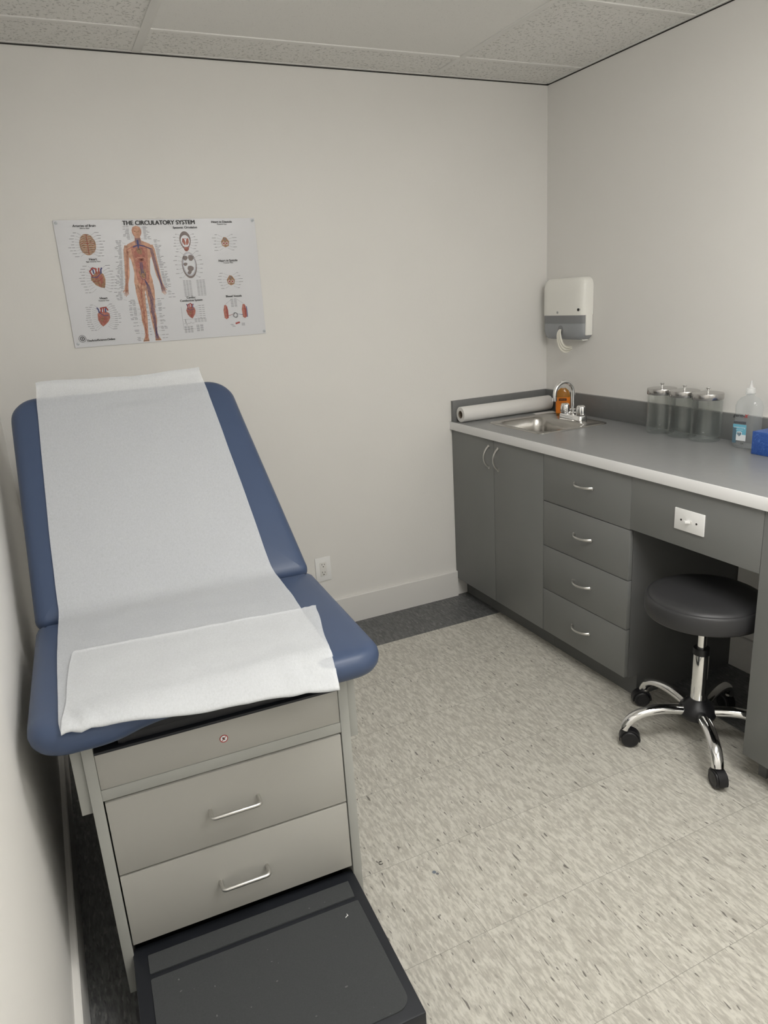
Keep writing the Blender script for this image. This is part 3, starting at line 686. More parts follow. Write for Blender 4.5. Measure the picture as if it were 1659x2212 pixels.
MB().box(FI+.0005, W-FI-.0005, .001, .060, z4_, z4_+.006, .001).build('top_lip', 'step_frame', et)
# sticker on the top panel
sk_ = MB().lathe([(.0078, 0), (.0078, .0004)], (0, 0, 0), 32).xf(Matrix.Translation((.2775, .0026, .623)) @ Matrix.Rotation(PI/2, 4, 'X'))
s_o = sk_.build('warning_sticker', 'lbl_white', fp, smooth=False)
rr_ = MB(); k = 36
rr_.loft([[(.2775+r*math.cos(2*PI*j/k), y, .623+r*math.sin(2*PI*j/k)) for j in range(k)] for r, y in ((.0088, .0026), (.0088, .0018), (.0072, .0018), (.0072, .0026))], False, False)
d45 = Vector((.707, 0, .707)); pp = Vector((.2775, .0019, .623)); nn = Vector((.707, 0, -.707))*.0006
rr_.add([pp+d45*.0075+nn, pp-d45*.0075+nn, pp-d45*.0075-nn, pp+d45*.0075-nn], [(0, 1, 2, 3)])
rr_.build('prohibition_mark', 'red', fp, smooth=False)
bk = MB(); 
for (x0, zz0, x1, zz1, ww) in ((-.0035, .0030, .0025, -.0025, .0011), (-.001, .0035, .0, -.003, .0010), (.0, .001, .0040, .0030, .0009), (-.004, -.003, .0, .0, .0009)):
    a = Vector((.2775+x0, .0021, .623+zz0)); b_ = Vector((.2775+x1, .0021, .623+zz1)); t_ = (b_-a).normalized(); q = Vector((-t_.z, 0, t_.x))*ww
    bk.add([a+q, b_+q, b_-q, a-q], [(0, 1, 2, 3)])
bk.build('sticker_figure', 'ink', fp, smooth=False)
# drawers with wire pulls
def wire_pull(cx, cz, Lh=.106, out=.032):
    pts = []; r = .009
    pts += [(cx-Lh/2, 0, cz), (cx-Lh/2, -out+r, cz)]
    for k in range(1, 6): a = PI/2*k/5; pts.append((cx-Lh/2+r-r*math.cos(a), -out+r-r*math.sin(a), cz))
    for k in range(0, 6): a = PI/2*k/5; pts.append((cx+Lh/2-r+r*math.sin(a), -out+r-r*math.cos(a), cz))
    pts += [(cx+Lh/2, 0, cz)]
    return MB().tube(pts, .0047, 14, up=(0, 0, 1))
for za, zz, cz, cx in ((z0_, z1_, .271, .280), (z1_, z2_, .461, .280)):
    d = MB().box(FI+.003, W-FI-.003, -.001, .020, za+.0025, zz-.0025, .0015).build('drawer', 'table_paint', et)
    wire_pull(cx, cz).build('handle', 'nickel', d)
# pull-out step
sp_ = MB().box(.020, W-.020, -.398, .018, .120, .1580, .004, 2).build('step', 'step_frame', et)
MB().box(.026, W-.026, -.385, -.36, .0, .120).box(.026, .045, -.36, .0, .0, .120).box(W-.045, W-.026, -.36, .0, 0, .120).build('step_legs', 'step_frame', sp_, smooth=False)
m = MB(); m.loft([[(x, y, z) for x, y in rpoly([(.050, -.068), (.516, -.068), (.518, -.018), (.050, -.018)], .002, 2)] for z in (.1575, .1610)]).build('tread', 'rubber', sp_)
m = MB(); m.loft([[(x, y, z) for x, y in rpoly([(.050, -.375), (.522, -.375), (.519, -.082), (.050, -.082)], [.03, .03, .004, .004], 6)] for z in (.1575, .1610)]).build('tread', 'rubber', sp_)
# leg-rest tray sleeping inside
MB().box(.070, W-.055, .010, .50, .672, .690, .002).box(.075, .085, .012, .03, .66, .672).build('leg_rest', 'dark', et)
# cushions
seat_pl = rpoly([(-.083, -.086), (.070, -.088), (.150, -.048), (.407, -.048), (.487, -.088), (.634, -.086), (.638, .468), (-.083, .468)], [.115, .16, .16, .16, .16, .120, .025, .025], 12)
cs = cushion(seat_pl, .062, .030).xf(Matrix.Translation((0, 0, .784)))
cs.build('seat_cushion', 'vinyl_blue', et, ang=60)
MB().box(.0, W, -.012, .46, .7005, .7225, .003).build('seat_board', 'dark', et)
TH = math.radians(43)
bpl = rpoly([(-.083, .0), (.637, .0), (.583, .60), (.570, .757), (-.084, .757), (-.084, .60)], [.03, .03, .0001 if False else .2, .115, .125, .2], 12)
bm_ = Matrix.Translation((0, .463, .778)) @ Matrix.Rotation(TH, 4, 'X')
bc = cushion(bpl, .062, .030).xf(bm_); bc.build('backrest_cushion', 'vinyl_blue', et, ang=60)
MB().box(.02, W-.04, .03, .70, -.078, -.063, .003).xf(bm_).build('backrest_board', 'dark', et)
for xa in (.08, W-.11): MB().box(xa, xa+.03, .10, .14, -.40, -.078).xf(Matrix.Translation((0, .463, .778)) @ Matrix.Rotation(TH*.5, 4, 'X')).build('backrest_strut', 'dark', et, smooth=False)

# ------------------------------------------------------------ exam paper draped over the table
def sstep(x):
    x = max(0, min(1, x)); return x*x*(3-2*x)
def exam_paper():
    t = thing('exam_paper', 'white exam table paper draped over backrest and seat, folded at front', 'paper', TO, TA)
    cth, sth = math.cos(TH), math.sin(TH)
    def back(l, off):  # point on backrest face at distance l along it
        return (.463+cth*l-sth*off, .778+sth*l+cth*off)
    ZS = .784+.0072
    # centre-line (d, z, left u, right u) stations from behind the top of the backrest to the fold
    S = []
    b = back(.69, -.045); S.append((b[0]+.045, b[1]-.012, .000, .482))
    b = back(.735, -.020); S.append((b[0]+.030, b[1]+.004, .000, .482))
    b = back(.768, .004); S.append((b[0]+.004, b[1]+.010, .000, .482))
    b = back(.778, .012); S.append((b[0]-.010, b[1]+.008, -.001, .481))
    for l, ul, ur in ((.765, -.002, .483), (.72, -.006, .488), (.66, -.008, .493), (.55, -.012, .500), (.45, -.015, .505), (.35, -.018, .511), (.25, -.021, .516), (.16, -.022, .520), (.09, -.023, .523), (.045, -.023, .526)):
        b = back(l, .0075+(.004 if l > .75 else 0)); S.append((b[0], b[1], ul, ur))
    S.append((.478, ZS+.013, -.023, .528)); S.append((.455, ZS+.0055, -.024, .530)); S.append((.425, ZS+.002, -.025, .532))
    for d in (.36, .30, .24, .18, .12, .06, .01, -.03): S.append((d, ZS, -.026+max(0, .2-d)*.02, .532 - max(0, .3-d)*.055 + max(0, .2-d)**2*.10))
    S.append((-.060, ZS-.001, -.021, .512)); S.append((-.082, ZS-.007, -.018, .505))
    def interp(S, n):
        P = []; L_ = [0]
        for a, b in zip(S, S[1:]): L_.append(L_[-1]+math.hypot(a[0]-b[0], a[1]-b[1]))
        def cr(p0, p1, p2, p3, t): return .5*((2*p1)+(-p0+p2)*t+(2*p0-5*p1+4*p2-p3)*t*t+(-p0+3*p1-3*p2+p3)*t**3)
        for i in range(len(S)-1):
            k = max(2, int(n*(L_[i+1]-L_[i])/L_[-1]))
            for q in range(k):
                tt = q/k; g = [S[max(i-1, 0)], S[i], S[i+1], S[min(i+2, len(S)-1)]]
                P.append(tuple(cr(g[0][c], g[1][c], g[2][c], g[3][c], tt) for c in range(4)))
        P.append(S[-1]); return P
    NU = 60
    def sheet(P, name, wob=1.0, extra=None, sub=None):
        rows = []
        for i, (d, z, ul, ur) in enumerate(P):
            row = []
            for j in range(NU+1):
                s = j/NU; u = ul+(ur-ul)*s
                w1 = .0010*math.sin(u*23+d*9)+.0007*math.sin(u*51-d*17+1.3)+.0006*math.sin(d*61+u*13)
                dd, zz, uu = d, z+abs(w1)*wob, u
                if extra: uu, dd, zz = extra(i/(len(P)-1), s, uu, dd, zz)
                row.append((uu, dd, zz))
            rows.append(row)
        return MB().loft(rows, False, False, closed=False).build(name, 'paper', t, ang=80)
    # lower sheet runs from the roll to the fold, then comes back as the flap: one continuous strip
    main = interp(S, 150)
    def ex_main(v, s, u, d, z):
        if d < .02 and v > .5:   # near the fold: left end stays on the cushion, right end hangs lower
            k = min(1, (.02-d)/.10)
            d -= k*(.004+.038*s**1.2); z -= sstep((-.030-d)/.095)*(.006+.034*s**1.2)
            z += k*.006*math.sin(s*9+.5)*(1-abs(2*s-1))
        if z > 1.25: z += .004*math.sin(u*14+1)  # soft waves in the crest
        return u, d, z
    sheet(main, 'lower_sheet', 1, ex_main)
    F = []
    F.append((-.082, ZS-.007, -.018, .505)); F.append((-.0885, ZS-.0075, -.0175, .504)); F.append((-.0915, ZS-.003, -.017, .5035)); F.append((-.088, ZS+.003, -.016, .504)); F.append((-.070, ZS+.0085, -.013, .508))
    for d, ul, ur in ((-.04, -.010, .514), (0, -.006, .522), (.05, -.005, .532), (.09, -.003, .541), (.13, .000, .549), (.17, .004, .555), (.190, .008, .560)): F.append((d, ZS+.0065+(.002 if d < 0 else 0), ul, ur))
    flap = interp(F, 60)
    def ex_flap(v, s, u, d, z):
        if d < .02:
            k = min(1, (.02-d)/.10); d -= k*(.004+.038*s**1.2); z -= sstep((-.030-d)/.095)*(.006+.034*s**1.2); z += k*.006*math.sin(s*9+.5)*(1-abs(2*s-1))
            # crumpled corners
            tri = lambda q: abs((q % 1)*2-1)
            g = math.exp(-((s-.88)/.085)**2)*math.exp(-((d+.090)/.035)**2); z += g*(.012*tri(s*7+d*9)-.002); d -= g*.006*tri(s*11)
            g = math.exp(-((s-.06)/.07)**2)*math.exp(-((d+.075)/.035)**2); z += .010*g*tri(s*13+d*14); d -= g*.008*tri(s*9+.3)
        d += max(0, v-.25)/.75*(.042*(1-s) - .004)      # torn end runs slightly askew
        if v > .999: d += .0016*((int(s*60) % 2)*2-1)
        return u, d, z
    sheet(flap, 'folded_flap', 1, ex_flap)
    return t
exam_paper()

# ------------------------------------------------------------ poster
def poster():
    x0, x1, zz0, zz1 = -2.2015, -1.454, 1.3965, 1.848
    xm, zm = (x0+x1)/2, (zz0+zz1)/2
    t = thing('anatomy_poster', 'laminated circulatory system anatomy poster pinned to the back wall', 'poster', (xm, 0, zm))
    def wav(x, z):
        u = (x-x0)/(x1-x0); v = (z-zz0)/(zz1-zz0)
        return .0030+.0008*math.sin(u*7+.6)*max(0, v-.3)+.0022*max(0, (v-.86)/.14)**2*math.exp(-((u-.48)/.20)**2)+.0014*math.exp(-((u-.02)/.05)**2)*math.exp(-((v-.3)/.4)**2)
    def P(x, z, ly=0): return (x-xm, -(wav(x, z)+ly*.0005), z-zm)
    NX, NZ = 60, 36
    sh = MB(); sh.loft([[P(x0+(x1-x0)*i/NX, zz0+(zz1-zz0)*j/NZ) for i in range(NX+1)] for j in range(NZ+1)], False, False, closed=False)
    o = sh.build('sheet', 'p_sheet', t, ang=80)
    layers = {}; cur = [0]
    def L_(nm, m): return layers.setdefault((nm, m, cur[0] if nm not in ('captions', 'leader_lines', 'figure_drawing', 'vessel_lines') else 0), MB())
    def poly(nm, m, pts, ly):   # triangle fan subdivided for the sheet's wave
        cx = sum(p[0] for p in pts)/len(pts); cz = sum(p[1] for p in pts)/len(pts); mb = L_(nm, m)
        vs = [P(cx, cz, ly)]; n = len(pts); R_ = 3
        for r in range(1, R_+1): vs += [P(cx+(p[0]-cx)*r/R_, cz+(p[1]-cz)*r/R_, ly) for p in pts]
        fs = [(0, 1+j, 1+(j+1) % n) for j in range(n)]
        for r in range(R_-1): fs += [(1+r*n+j, 1+(r+1)*n+j, 1+(r+1)*n+(j+1) % n, 1+r*n+(j+1) % n) for j in range(n)]
        mb.add(vs, fs)
    def ell(nm, m, cx, cz, a, b, ly, rot=0, wob=0, n=28):
        pts = []
        for j in range(n):
            q = 2*PI*j/n; r = 1+wob*math.sin(3*q+cx*50)+wob*.6*math.sin(7*q); ex, ez = a*r*math.cos(q), b*r*math.sin(q)
            pts.append((cx+ex*math.cos(rot)-ez*math.sin(rot), cz+ex*math.sin(rot)+ez*math.cos(rot)))
        poly(nm, m, pts, ly)
    def stroke(nm, m, pts, wd, ly, wd2=None):
        n = len(pts); mb = L_(nm, m); wd2 = wd if wd2 is None else wd2
        # subdivide
        q = []
        for a, b in zip(pts, pts[1:]):
            k = max(1, int(math.dist(a, b)/.012)); q += [(a[0]+(b[0]-a[0])*i/k, a[1]+(b[1]-a[1])*i/k) for i in range(k)]
        q.append(pts[-1]); n = len(q); A = []; B = []
        for i, p in enumerate(q):
            tx, tz = q[min(i+1, n-1)][0]-q[max(i-1, 0)][0], q[min(i+1, n-1)][1]-q[max(i-1, 0)][1]; l = math.hypot(tx, tz) or 1
            h = (wd+(wd2-wd)*i/max(1, n-1))/2; A.append(P(p[0]-tz/l*h, p[1]+tx/l*h, ly)); B.append(P(p[0]+tz/l*h, p[1]-tx/l*h, ly))
        mb.loft([A, B], False, False, closed=False)
    def txt(s, size, x, z, nm, m='ink', bold=0):
        cur[0] += 1
        v, f = text_mesh(s, size)
        for ox, oz, ll in ((0, 0, 5), (bold, 0, 5.1), (-bold, 0, 5.2), (0, bold*.7, 5.3)): L_(nm, m).add([P(x+q[0]+ox, z+q[1]+oz, ll) for q in v], f)
    txt('THE CIRCULATORY SYSTEM', .0215, -1.828, 1.8345, 'title', bold=.0007)
    for s, z, x, sub in (('Arteries of Brain', 1.8275, -2.098, 'Inferior View'), ('Heart', 1.711, -2.087, 'Right Anterior View'), ('Heart', 1.571, -2.072, 'Posterior View'),
                         ('Systemic Circulation', 1.8165, -1.733, None), ('Heart in Diastole', 1.835, -1.588, 'Posterior View'), ('Heart in Systole', 1.690, -1.580, 'Posterior View'), ('Blood Vessels', 1.553, -1.573, None)):
        txt(s, .0118 if len(s) < 18 else .0112, x, z, 'heading', bold=.00025)
        if sub: txt(sub, .0062, x, z-.0085, 'heading', bold=.0001)
    txt('Cardiac', .0112, -1.745, 1.5565, 'heading', bold=.00025); txt('Conduction System', .0112, -1.745, 1.5455, 'heading', bold=.00025)
    txt('TheArtofScience.Online', .0105, -2.105, 1.4195, 'heading', bold=.0003)
    # caption rows and leader lines
    def cap(x, z, w_):
        # little broken dash = unreadable small print
        k = max(1, int(w_/.011)); xx = x
        for i in range(k):
            l = w_/k*.78; L_('captions', 'p_line').add([P(xx, z, 1), P(xx+l, z, 1), P(xx+l, z+.0013, 1), P(xx, z+.0013, 1)], [(0, 1, 2, 3)]); xx += w_/k
    rnd = random.Random(3)
    def ringcap(cx, cz, a, b, n, lw=.026):
        for i in range(n):
            for s in (-1, 1):
                zz = cz+b*1.25*(1-2*(i+.5)/n); k = math.sqrt(max(0, 1-((zz-cz)/(b*1.35))**2)); ed = cx+s*(a*k+.014); wl = rnd.uniform(.4, 1)*lw
                stroke('leader_lines', 'p_line', [(cx+s*a*.8*k, cz+(zz-cz)*.72), (ed, zz)], .0005, 1)
                cap(ed if s > 0 else ed-wl, zz, wl)
    # brain
    bx, bz = -2.097, 1.7625
    ell('brain_drawing', 'p_tan', bx, bz, .0285, .037, 1, 0, .02)
    for i in range(9):
        for s in (-1, 1): stroke('brain_drawing', 'p_pale', [(bx+s*.002, bz+.030-i*.0075), (bx+s*.013, bz+.033-i*.0078), (bx+s*.024, bz+.025-i*.0066)], .0013, 2)
    stroke('brain_drawing', 'p_red', [(bx, bz+.036), (bx, bz-.034)], .0016, 2)
    for s in (-1, 1): stroke('brain_drawing', 'p_red', [(bx, bz+.004), (bx+s*.012, bz+.010), (bx+s*.021, bz+.002)], .0014, 2)
    ringcap(bx, bz, .0285, .037, 9)
    # hearts
    def heart(nm, cx, cz, s, body, tilt=0.3):
        cur[0] += 1
        ct_, st_ = math.cos(tilt), math.sin(tilt)
        hp = [(-.021, .010), (-.014, .021), (-.002, .020), (.008, .024), (.019, .018), (.0225, .004), (.018, -.010), (.009, -.022), (.000, -.031), (-.009, -.024), (-.018, -.010)]
        W_ = lambda x, z: (cx+s*(x*ct_-z*st_), cz+s*(x*st_+z*ct_))
        poly(nm, body, [W_(*q) for q in hp], 1); poly(nm, 'p_flesh', [W_(x*.62+.003, z*.62+.002) for x, z in hp], 2); poly(nm, 'p_tan', [W_(x*.28-.004, z*.3-.004) for x, z in hp], 3)
        stroke(nm, 'p_red', [W_(-.018, .004), W_(-.004, -.004), W_(.014, -.002)], .0016*s, 4); stroke(nm, 'p_blue', [W_(-.014, .016), W_(.0, .008), W_(.016, .012)], .0022*s, 4)
        stroke(nm, 'p_red', [W_(-.010, .016), W_(-.008, .034), W_(.006, .038), W_(.014, .028)], .005*s, 3)
        for dx, c_ in ((-.012, 'p_blue'), (-.004, 'p_red'), (.004, 'p_red'), (.010, 'p_blue')): stroke(nm, c_, [(cx+dx*s, cz+.018*s), (cx+dx*1.1*s, cz+.030*s), (cx+dx*1.5*s, cz+.036*s)], .0045*s, 2)
        for a in range(4): stroke(nm, 'p_red', [(cx-.010*s+a*.006*s, cz+.012*s), (cx-.004*s+a*.004*s, cz-.004*s), (cx+.002*s*a-.002, cz-.022*s)], .0010, 3)
    heart('heart_drawing', -2.078, 1.639, 1.15, 'p_tan', .5); ringcap(-2.078, 1.640, .030, .042, 10)
    heart('heart_drawing', -2.083, 1.500, 1.05, 'p_flesh', -.2); ringcap(-2.083, 1.502, .027, .040, 13)
    heart('heart_drawing', -1.752, 1.502, .84, 'p_flesh', .1)
    for i in range(7): stroke('leader_lines', 'p_line', [(-1.738, 1.517-i*.005), (-1.722, 1.524-i*.008)], .0005, 1); cap(-1.720, 1.524-i*.008, .026)
    # heart sections
    for cx, cz in ((-1.583, 1.758), (-1.5775, 1.613)):
        cur[0] += 1
        poly('heart_section', 'p_tan', [(cx-.016, cz+.004), (cx-.013, cz-.011), (cx-.001, cz-.018), (cx+.013, cz-.013), (cx+.0165, cz+.004), (cx+.006, cz+.019), (cx-.004, cz+.021)], 1)
        for s in (-1, 1): ell('heart_section', 'p_pale', cx+s*.0065, cz-.003, .0052, .0068, 2); ell('heart_section', 'p_red', cx+s*.0060, cz-.003, .0030, .0038, 3)
        ell('heart_section', 'p_grey', cx, cz+.012, .004, .0045, 2); ringcap(cx, cz, .019, .028, 6, .022)
    # systemic circulation
    cx = -1.738
    def loop(nm, m, pts, wd, ly): stroke(nm, m, pts+[pts[0]], wd, ly)
    def ep(cx, cz, a, b, n=28): return [(cx+a*math.cos(2*PI*j/n), cz+b*math.sin(2*PI*j/n)) for j in range(n)]
    ell('circulation_diagram', 'p_grey', cx-.001, 1.772, .0215, .031, 1); ell('circulation_diagram', 'p_sheet', cx-.001, 1.767, .0175, .022, 2)
    ell('circulation_diagram', 'p_grey', cx+.003, 1.678, .0285, .049, 1); ell('circulation_diagram', 'p_sheet', cx+.003, 1.682, .0255, .044, 2)
    for s in (-1, 1): ell('circulation_diagram', 'p_flesh', cx+s*.0065, 1.765, .0050, .013, 3, s*-.25)
    loop('circulation_diagram', 'p_red', ep(cx-.001, 1.756, .014, .020), .0015, 3)
    ell('circulation_diagram', 'p_flesh', cx, 1.738, .0095, .008, 3, .3, .05)
    for px_, pz_, a, b in ((-.010, 1.705, .010, .0085), (.012, 1.705, .011, .011), (-.012, 1.682, .008, .006), (.006, 1.665, .012, .011), (0, 1.650, .008, .006)): ell('circulation_diagram', 'p_grey', cx+px_, pz_, a, b, 3, .2, .06)
    loop('circulation_diagram', 'p_blue', ep(cx+.003, 1.682, .0235, .041), .0010, 3)
    ringcap(cx, 1.765, .022, .026, 6, .016); ringcap(cx+.003, 1.680, .029, .045, 7, .018)
    for i in range(13): cap(-1.768, 1.620-i*.0048, .034); cap(-1.716, 1.620-i*.0048, .036)
    # conduction traces
    stroke('leader_lines', 'p_line', [(-1.789, 1.523), (-1.789, 1.436), (-1.742, 1.436)], .0006, 1); stroke('leader_lines', 'p_line', [(-1.786, 1.474), (-1.700, 1.474)], .0006, 1)
    stroke('leader_lines', 'p_line', [(-1.786, 1.458), (-1.780, 1.458), (-1.778, 1.475), (-1.775, 1.450), (-1.772, 1.458), (-1.762, 1.458), (-1.758, 1.463), (-1.754, 1.458), (-1.745, 1.459)], .0009, 2)
    for i in range(3): cap(-1.742, 1.472-i*.005, .050)
    for i in range(7): cap(-1.786, 1.446-i*.0038, .036); cap(-1.738, 1.449-i*.0038, .030)
    # blood vessels
    for s in (-1, 1):
        cur[0] += 1; xx = -1.574+s*.038
        poly('vessel_drawing', 'p_flesh', [(xx-.0085, 1.470), (xx-.0095, 1.500), (xx-.004, 1.520), (xx+.004, 1.520), (xx+.0095, 1.500), (xx+.0085, 1.470), (xx, 1.464)], 1)
        stroke('vessel_drawing', 'p_red', [(xx+.005, 1.468), (xx+.005, 1.514)], .0045, 2)
        stroke('vessel_drawing', 'p_red' if s < 0 else 'p_blue', [(xx-s*.008, 1.478), (xx-s*.018, 1.480), (xx-s*.030, 1.483)], .0022, 2, .0006)
        if s > 0: stroke('vessel_drawing', 'p_blue', [(xx+.011, 1.468), (xx+.011, 1.510)], .003, 2)
        stroke('leader_lines', 'p_line', [(xx, 1.522), (-1.574+s*.012, 1.540)], .0006, 1)
    cur[0] += 1
    for i in range(5): loop('vessel_drawing', 'p_line', ep(-1.574+rnd.uniform(-.003, .003), 1.479+rnd.uniform(-.003, .003), .0085, .009, 14), .0007, 2)
    cur[0] += 1
    stroke('vessel_drawing', 'p_red', [(-1.578, 1.445), (-1.560, 1.449)], .0065, 2)
    for i in range(8): cap(-1.588, 1.541-i*.0042, .028)
    for i in range(3): cap(-1.600+.004*i, 1.442-.004*i, .016); cap(-1.553, 1.444-.004*i, .018)
    # logo
    loop('logo', 'ink', ep(-2.1705, 1.4285, .0125, .0125, 32), .0012, 2)
    for a in range(10): q = a*PI/5; ell('logo', 'ink', -2.1705+.007*math.cos(q), 1.4285+.007*math.sin(q), .0016, .0024, 2, q, 0, 10)
    ell('logo', 'p_line', -2.1705, 1.4285, .003, .004, 2)
    # standing figure
    F_ = 'figure_drawing'; fx = -1.916
    poly(F_, 'p_skin', [(fx-.0125, 1.7900), (fx-.0170, 1.800), (fx-.0175, 1.811), (fx-.0125, 1.8215), (fx, 1.8255), (fx+.0125, 1.8215), (fx+.0175, 1.811), (fx+.017, 1.800), (fx+.0125, 1.790), (fx+.005, 1.7835), (fx-.005, 1.7835)], 1)
    poly(F_, 'p_skin', [(fx-.010, 1.790), (fx-.012, 1.770), (fx+.012, 1.770), (fx+.010, 1.790)], 1)
    poly(F_, 'p_skin', [(fx-.012, 1.773), (fx-.040, 1.761), (fx-.049, 1.750), (fx-.046, 1.725), (fx-.035, 1.705), (fx-.032, 1.680), (fx-.030, 1.655), (fx-.036, 1.625), (fx-.034, 1.600), (fx-.002, 1.590),
                        (fx+.030, 1.600), (fx+.034, 1.625), (fx+.028, 1.655), (fx+.031, 1.680), (fx+.035, 1.705), (fx+.046, 1.725), (fx+.050, 1.750), (fx+.040, 1.761), (fx+.012, 1.773)], 1)
    def limb(m, pts, ly=1):
        A = [(x-w_/2, z) for x, z, w_ in pts]; B = [(x+w_/2, z) for x, z, w_ in pts]; rows = [[P(a[0]+(b[0]-a[0])*k/4, a[1], ly) for k in range(5)] for a, b in zip(A, B)]
        L_(F_, m).loft(rows, False, False, closed=False)
    for s in (-1, 1):
        limb('p_skin', [(fx+s*.043, 1.757, .018), (fx+s*.047, 1.740, .021), (fx+s*.050, 1.715, .019), (fx+s*.053, 1.690, .017), (fx+s*.055, 1.670, .018), (fx+s*.058, 1.645, .016), (fx+s*.064, 1.618, .011), (fx+s*.067, 1.605, .014), (fx+s*.069, 1.592, .015)])
        for k in range(5): stroke(F_, 'p_skin', [(fx+s*(.064+.003*k), 1.596), (fx+s*(.063+.0048*k), 1.572+.004*abs(k-2)+(.008 if k == 4 else 0))], .0034, 1, .0022)
    for s, fz in ((-1, 1.4125), (1, 1.4145)):
        ex = .013 if s < 0 else .012
        limb('p_skin', [(fx+s*.017, 1.615, .034), (fx+s*.018, 1.590, .034), (fx+s*.018, 1.560, .029), (fx+s*.017, 1.530, .023), (fx+s*(.016), 1.515, .021), (fx+s*.017, 1.500, .022), (fx+s*.018, 1.480, .022), (fx+s*.017, 1.455, .015), (fx+s*(.018), 1.430, .011), (fx+s*.020, 1.418, .014), (fx+s*.022, 1.408, .020), (fx+s*.023, 1.404, .022)])
        for k in range(5): ell(F_, 'p_skin', fx+s*(.014+.0045*k), 1.4035, .0025, .003, 1, 0, 0, 8)
    # torso organs
    poly(F_, 'p_torso', [(fx-.030, 1.752), (fx-.028, 1.720), (fx-.024, 1.690), (fx-.024, 1.650), (fx-.020, 1.620), (fx, 1.608), (fx+.020, 1.620), (fx+.024, 1.650), (fx+.024, 1.690), (fx+.028, 1.720), (fx+.030, 1.752), (fx, 1.762)], 1.5)
    ell(F_, 'p_flesh', fx, 1.724, .020, .024, 2, 0, .06); ell(F_, 'p_tan', fx, 1.735, .010, .012, 3, .3, .06); ell(F_, 'p_flesh', fx-.001, 1.688, .019, .020, 2, 0, .08); ell(F_, 'p_tan', fx, 1.655, .013, .018, 2, 0, .08)
    stroke(F_, 'p_skin', [(fx-.020, 1.706), (fx-.010, 1.712), (fx+.010, 1.712), (fx+.018, 1.706)], .0022, 3)
    stroke(F_, 'p_blue', [(fx-.002, 1.775), (fx-.002, 1.740)], .007, 3, .005); stroke(F_, 'p_blue', [(fx+.022, 1.752), (fx, 1.757), (fx-.022, 1.750)], .0045, 3)
    for k in range(6): stroke(F_, 'p_blue', [(fx-.008+.003*k, 1.782), (fx-.010+.004*k, 1.760)], .0012, 4)
    for dx in (-.004, .002): stroke(F_, 'p_blue', [(fx+dx, 1.695), (fx+dx, 1.655)], .0026, 4)
    loop(F_, 'p_blue', ep(fx+.001, 1.645, .009, .014, 16), .0012, 4)
    for s, c_ in ((-1, 'p_red'), (1, 'p_blue')):
        nm_ = 'vessel_lines'; n_v = 2 if s < 0 else 4
        for k in range(n_v):
            o_ = (k-(n_v-1)/2)*.0028
            stroke(nm_, c_, [(fx+s*.020, 1.752), (fx+s*.044+o_, 1.742), (fx+s*.050+o_, 1.700), (fx+s*.056+o_*.8, 1.660), (fx+s*.064+o_*.5, 1.615), (fx+s*.070+o_*1.6, 1.585)], .0007 if s < 0 else .0011, 4)
            stroke(nm_, c_, [(fx+s*.004, 1.632), (fx+s*.014+o_, 1.605), (fx+s*.019+o_*1.3, 1.560), (fx+s*.016+o_*.9, 1.515), (fx+s*.019+o_*1.0, 1.480), (fx+s*.019+o_*.6, 1.430), (fx+s*.022+o_, 1.408)], .0008 if s < 0 else .0012, 4)
        for k in range(30):
            z_ = 1.605-k*.0032; x_ = fx+s*rnd.uniform(.006, .030); stroke(nm_, c_, [(x_, z_), (x_+rnd.uniform(-.006, .006), z_-.010)], .0007, 4)
        for k in range(30):
            z_ = 1.520-k*.0035; x_ = fx+s*rnd.uniform(.011, .025); stroke(nm_, c_ if k % 3 else 'p_red', [(x_, z_), (x_+rnd.uniform(-.004, .004), z_-.008)], .0007, 4)
    for k in range(26): a_ = rnd.uniform(-.030, .030); z_ = rnd.uniform(1.62, 1.75); stroke('vessel_lines', 'p_red', [(fx+a_, z_), (fx+a_*.6, z_+rnd.uniform(-.008, .008))], .0006, 4)
    for s in (-1, 1):
        ell(F_, 'p_tan', fx+s*.0065, 1.806, .0035, .002, 2, 0, 0, 12)
        stroke('vessel_lines', 'p_red', [(fx+s*.012, 1.790), (fx+s*.014, 1.805), (fx+s*.009, 1.818)], .0007, 3)
    stroke(F_, 'p_tan', [(fx-.005, 1.7925), (fx+.005, 1.7925)], .0015, 2); stroke(F_, 'p_tan', [(fx, 1.806), (fx-.002, 1.799)], .0012, 2)
    # caption columns alongside the figure
    z_ = 1.8215
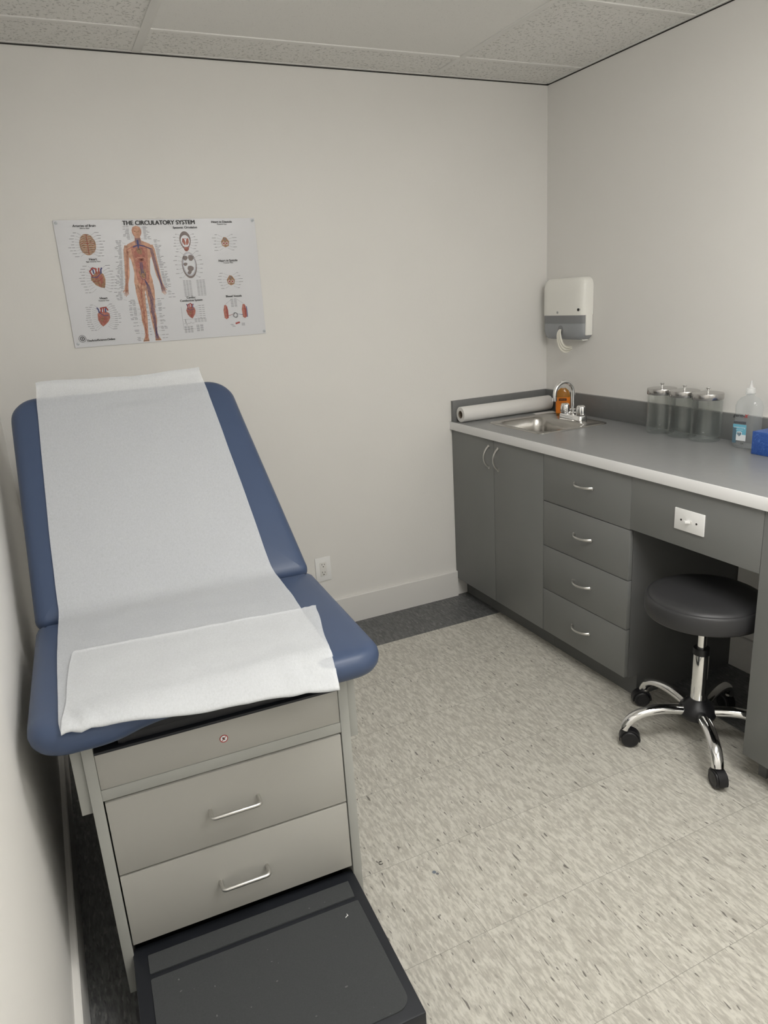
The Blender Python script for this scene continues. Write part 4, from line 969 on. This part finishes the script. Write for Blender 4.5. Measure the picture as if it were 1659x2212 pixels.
    while z_ > 1.405:
        if z_ > 1.775: off = .024
        elif z_ > 1.59: off = .060+(1.75-z_)*.10
        elif z_ > 1.56: off = .085
        else: off = .040
        for s in (-1, 1):
            ok = rnd.random() < (.95 if z_ > 1.60 else .75 if z_ > 1.5 else .45)
            if ok:
                wl = rnd.uniform(.012, .030); ed = fx+s*off; cap(ed if s > 0 else ed-wl, z_, wl)
                if rnd.random() < .5: stroke('leader_lines', 'p_line', [(ed, z_+.0006), (ed-s*.012, z_+rnd.uniform(-.004, .004))], .0004, 1)
        if 1.42 < z_ < 1.58 and rnd.random() < .6: cap(fx-.006, z_, .010)
        z_ -= .0040
    for (nm, m, k_), mb in layers.items():
        o = mb.build(nm, m, t, smooth=False)
        if nm in ('captions', 'leader_lines', 'vessel_lines') or (nm == 'figure_drawing' and m != 'p_skin'): o['kind'] = 'stuff'
    for px_, pz_ in ((x0+.009, zz1-.010), (x1-.009, zz1-.010), (x0+.012, zz0+.014), (x1-.008, zz0+.010)):
        y_ = -wav(px_, pz_)
        MB().lathe([(.0055, 0), (.0055, .0015), (.0025, .003), (.0022, .007), (.0038, .009), (.0038, .0105), (.002, .011)], (0, 0, 0), 16).xf(Matrix.Translation((px_-xm, y_-.0004, pz_-zm)) @ Matrix.Rotation(PI/2, 4, 'X')).build('push_pin', 'clearplastic', t)
poster()

# ------------------------------------------------------------ bits on the floor and step
rg_ = MB(); rg_.tube([(.0055*math.cos(math.radians(a)), .0055*math.sin(math.radians(a)), .0014) for a in range(40, 331, 15)], .0008, 8)
o = rg_.build('wire_ring', 'ink'); o.location = (-1.717, -1.499, 0); tag(o, 'tiny black open ring lying on the floor tiles beside the step', 'ring')
c_, s_ = math.cos(TA), math.sin(TA); u, d = .479, -.116
o = MB().tube([(-.004, -.002, .0010), (0, .0005, .0013), (.003, .001, .0012), (.002, .006, .0012)], .0009, 8).build('paper_crumb', 'edge')
o.location = (TO[0]+c_*u-s_*d, TO[1]+s_*u+c_*d, .1610); tag(o, 'tiny white curled paper crumb on the black step', 'crumb')
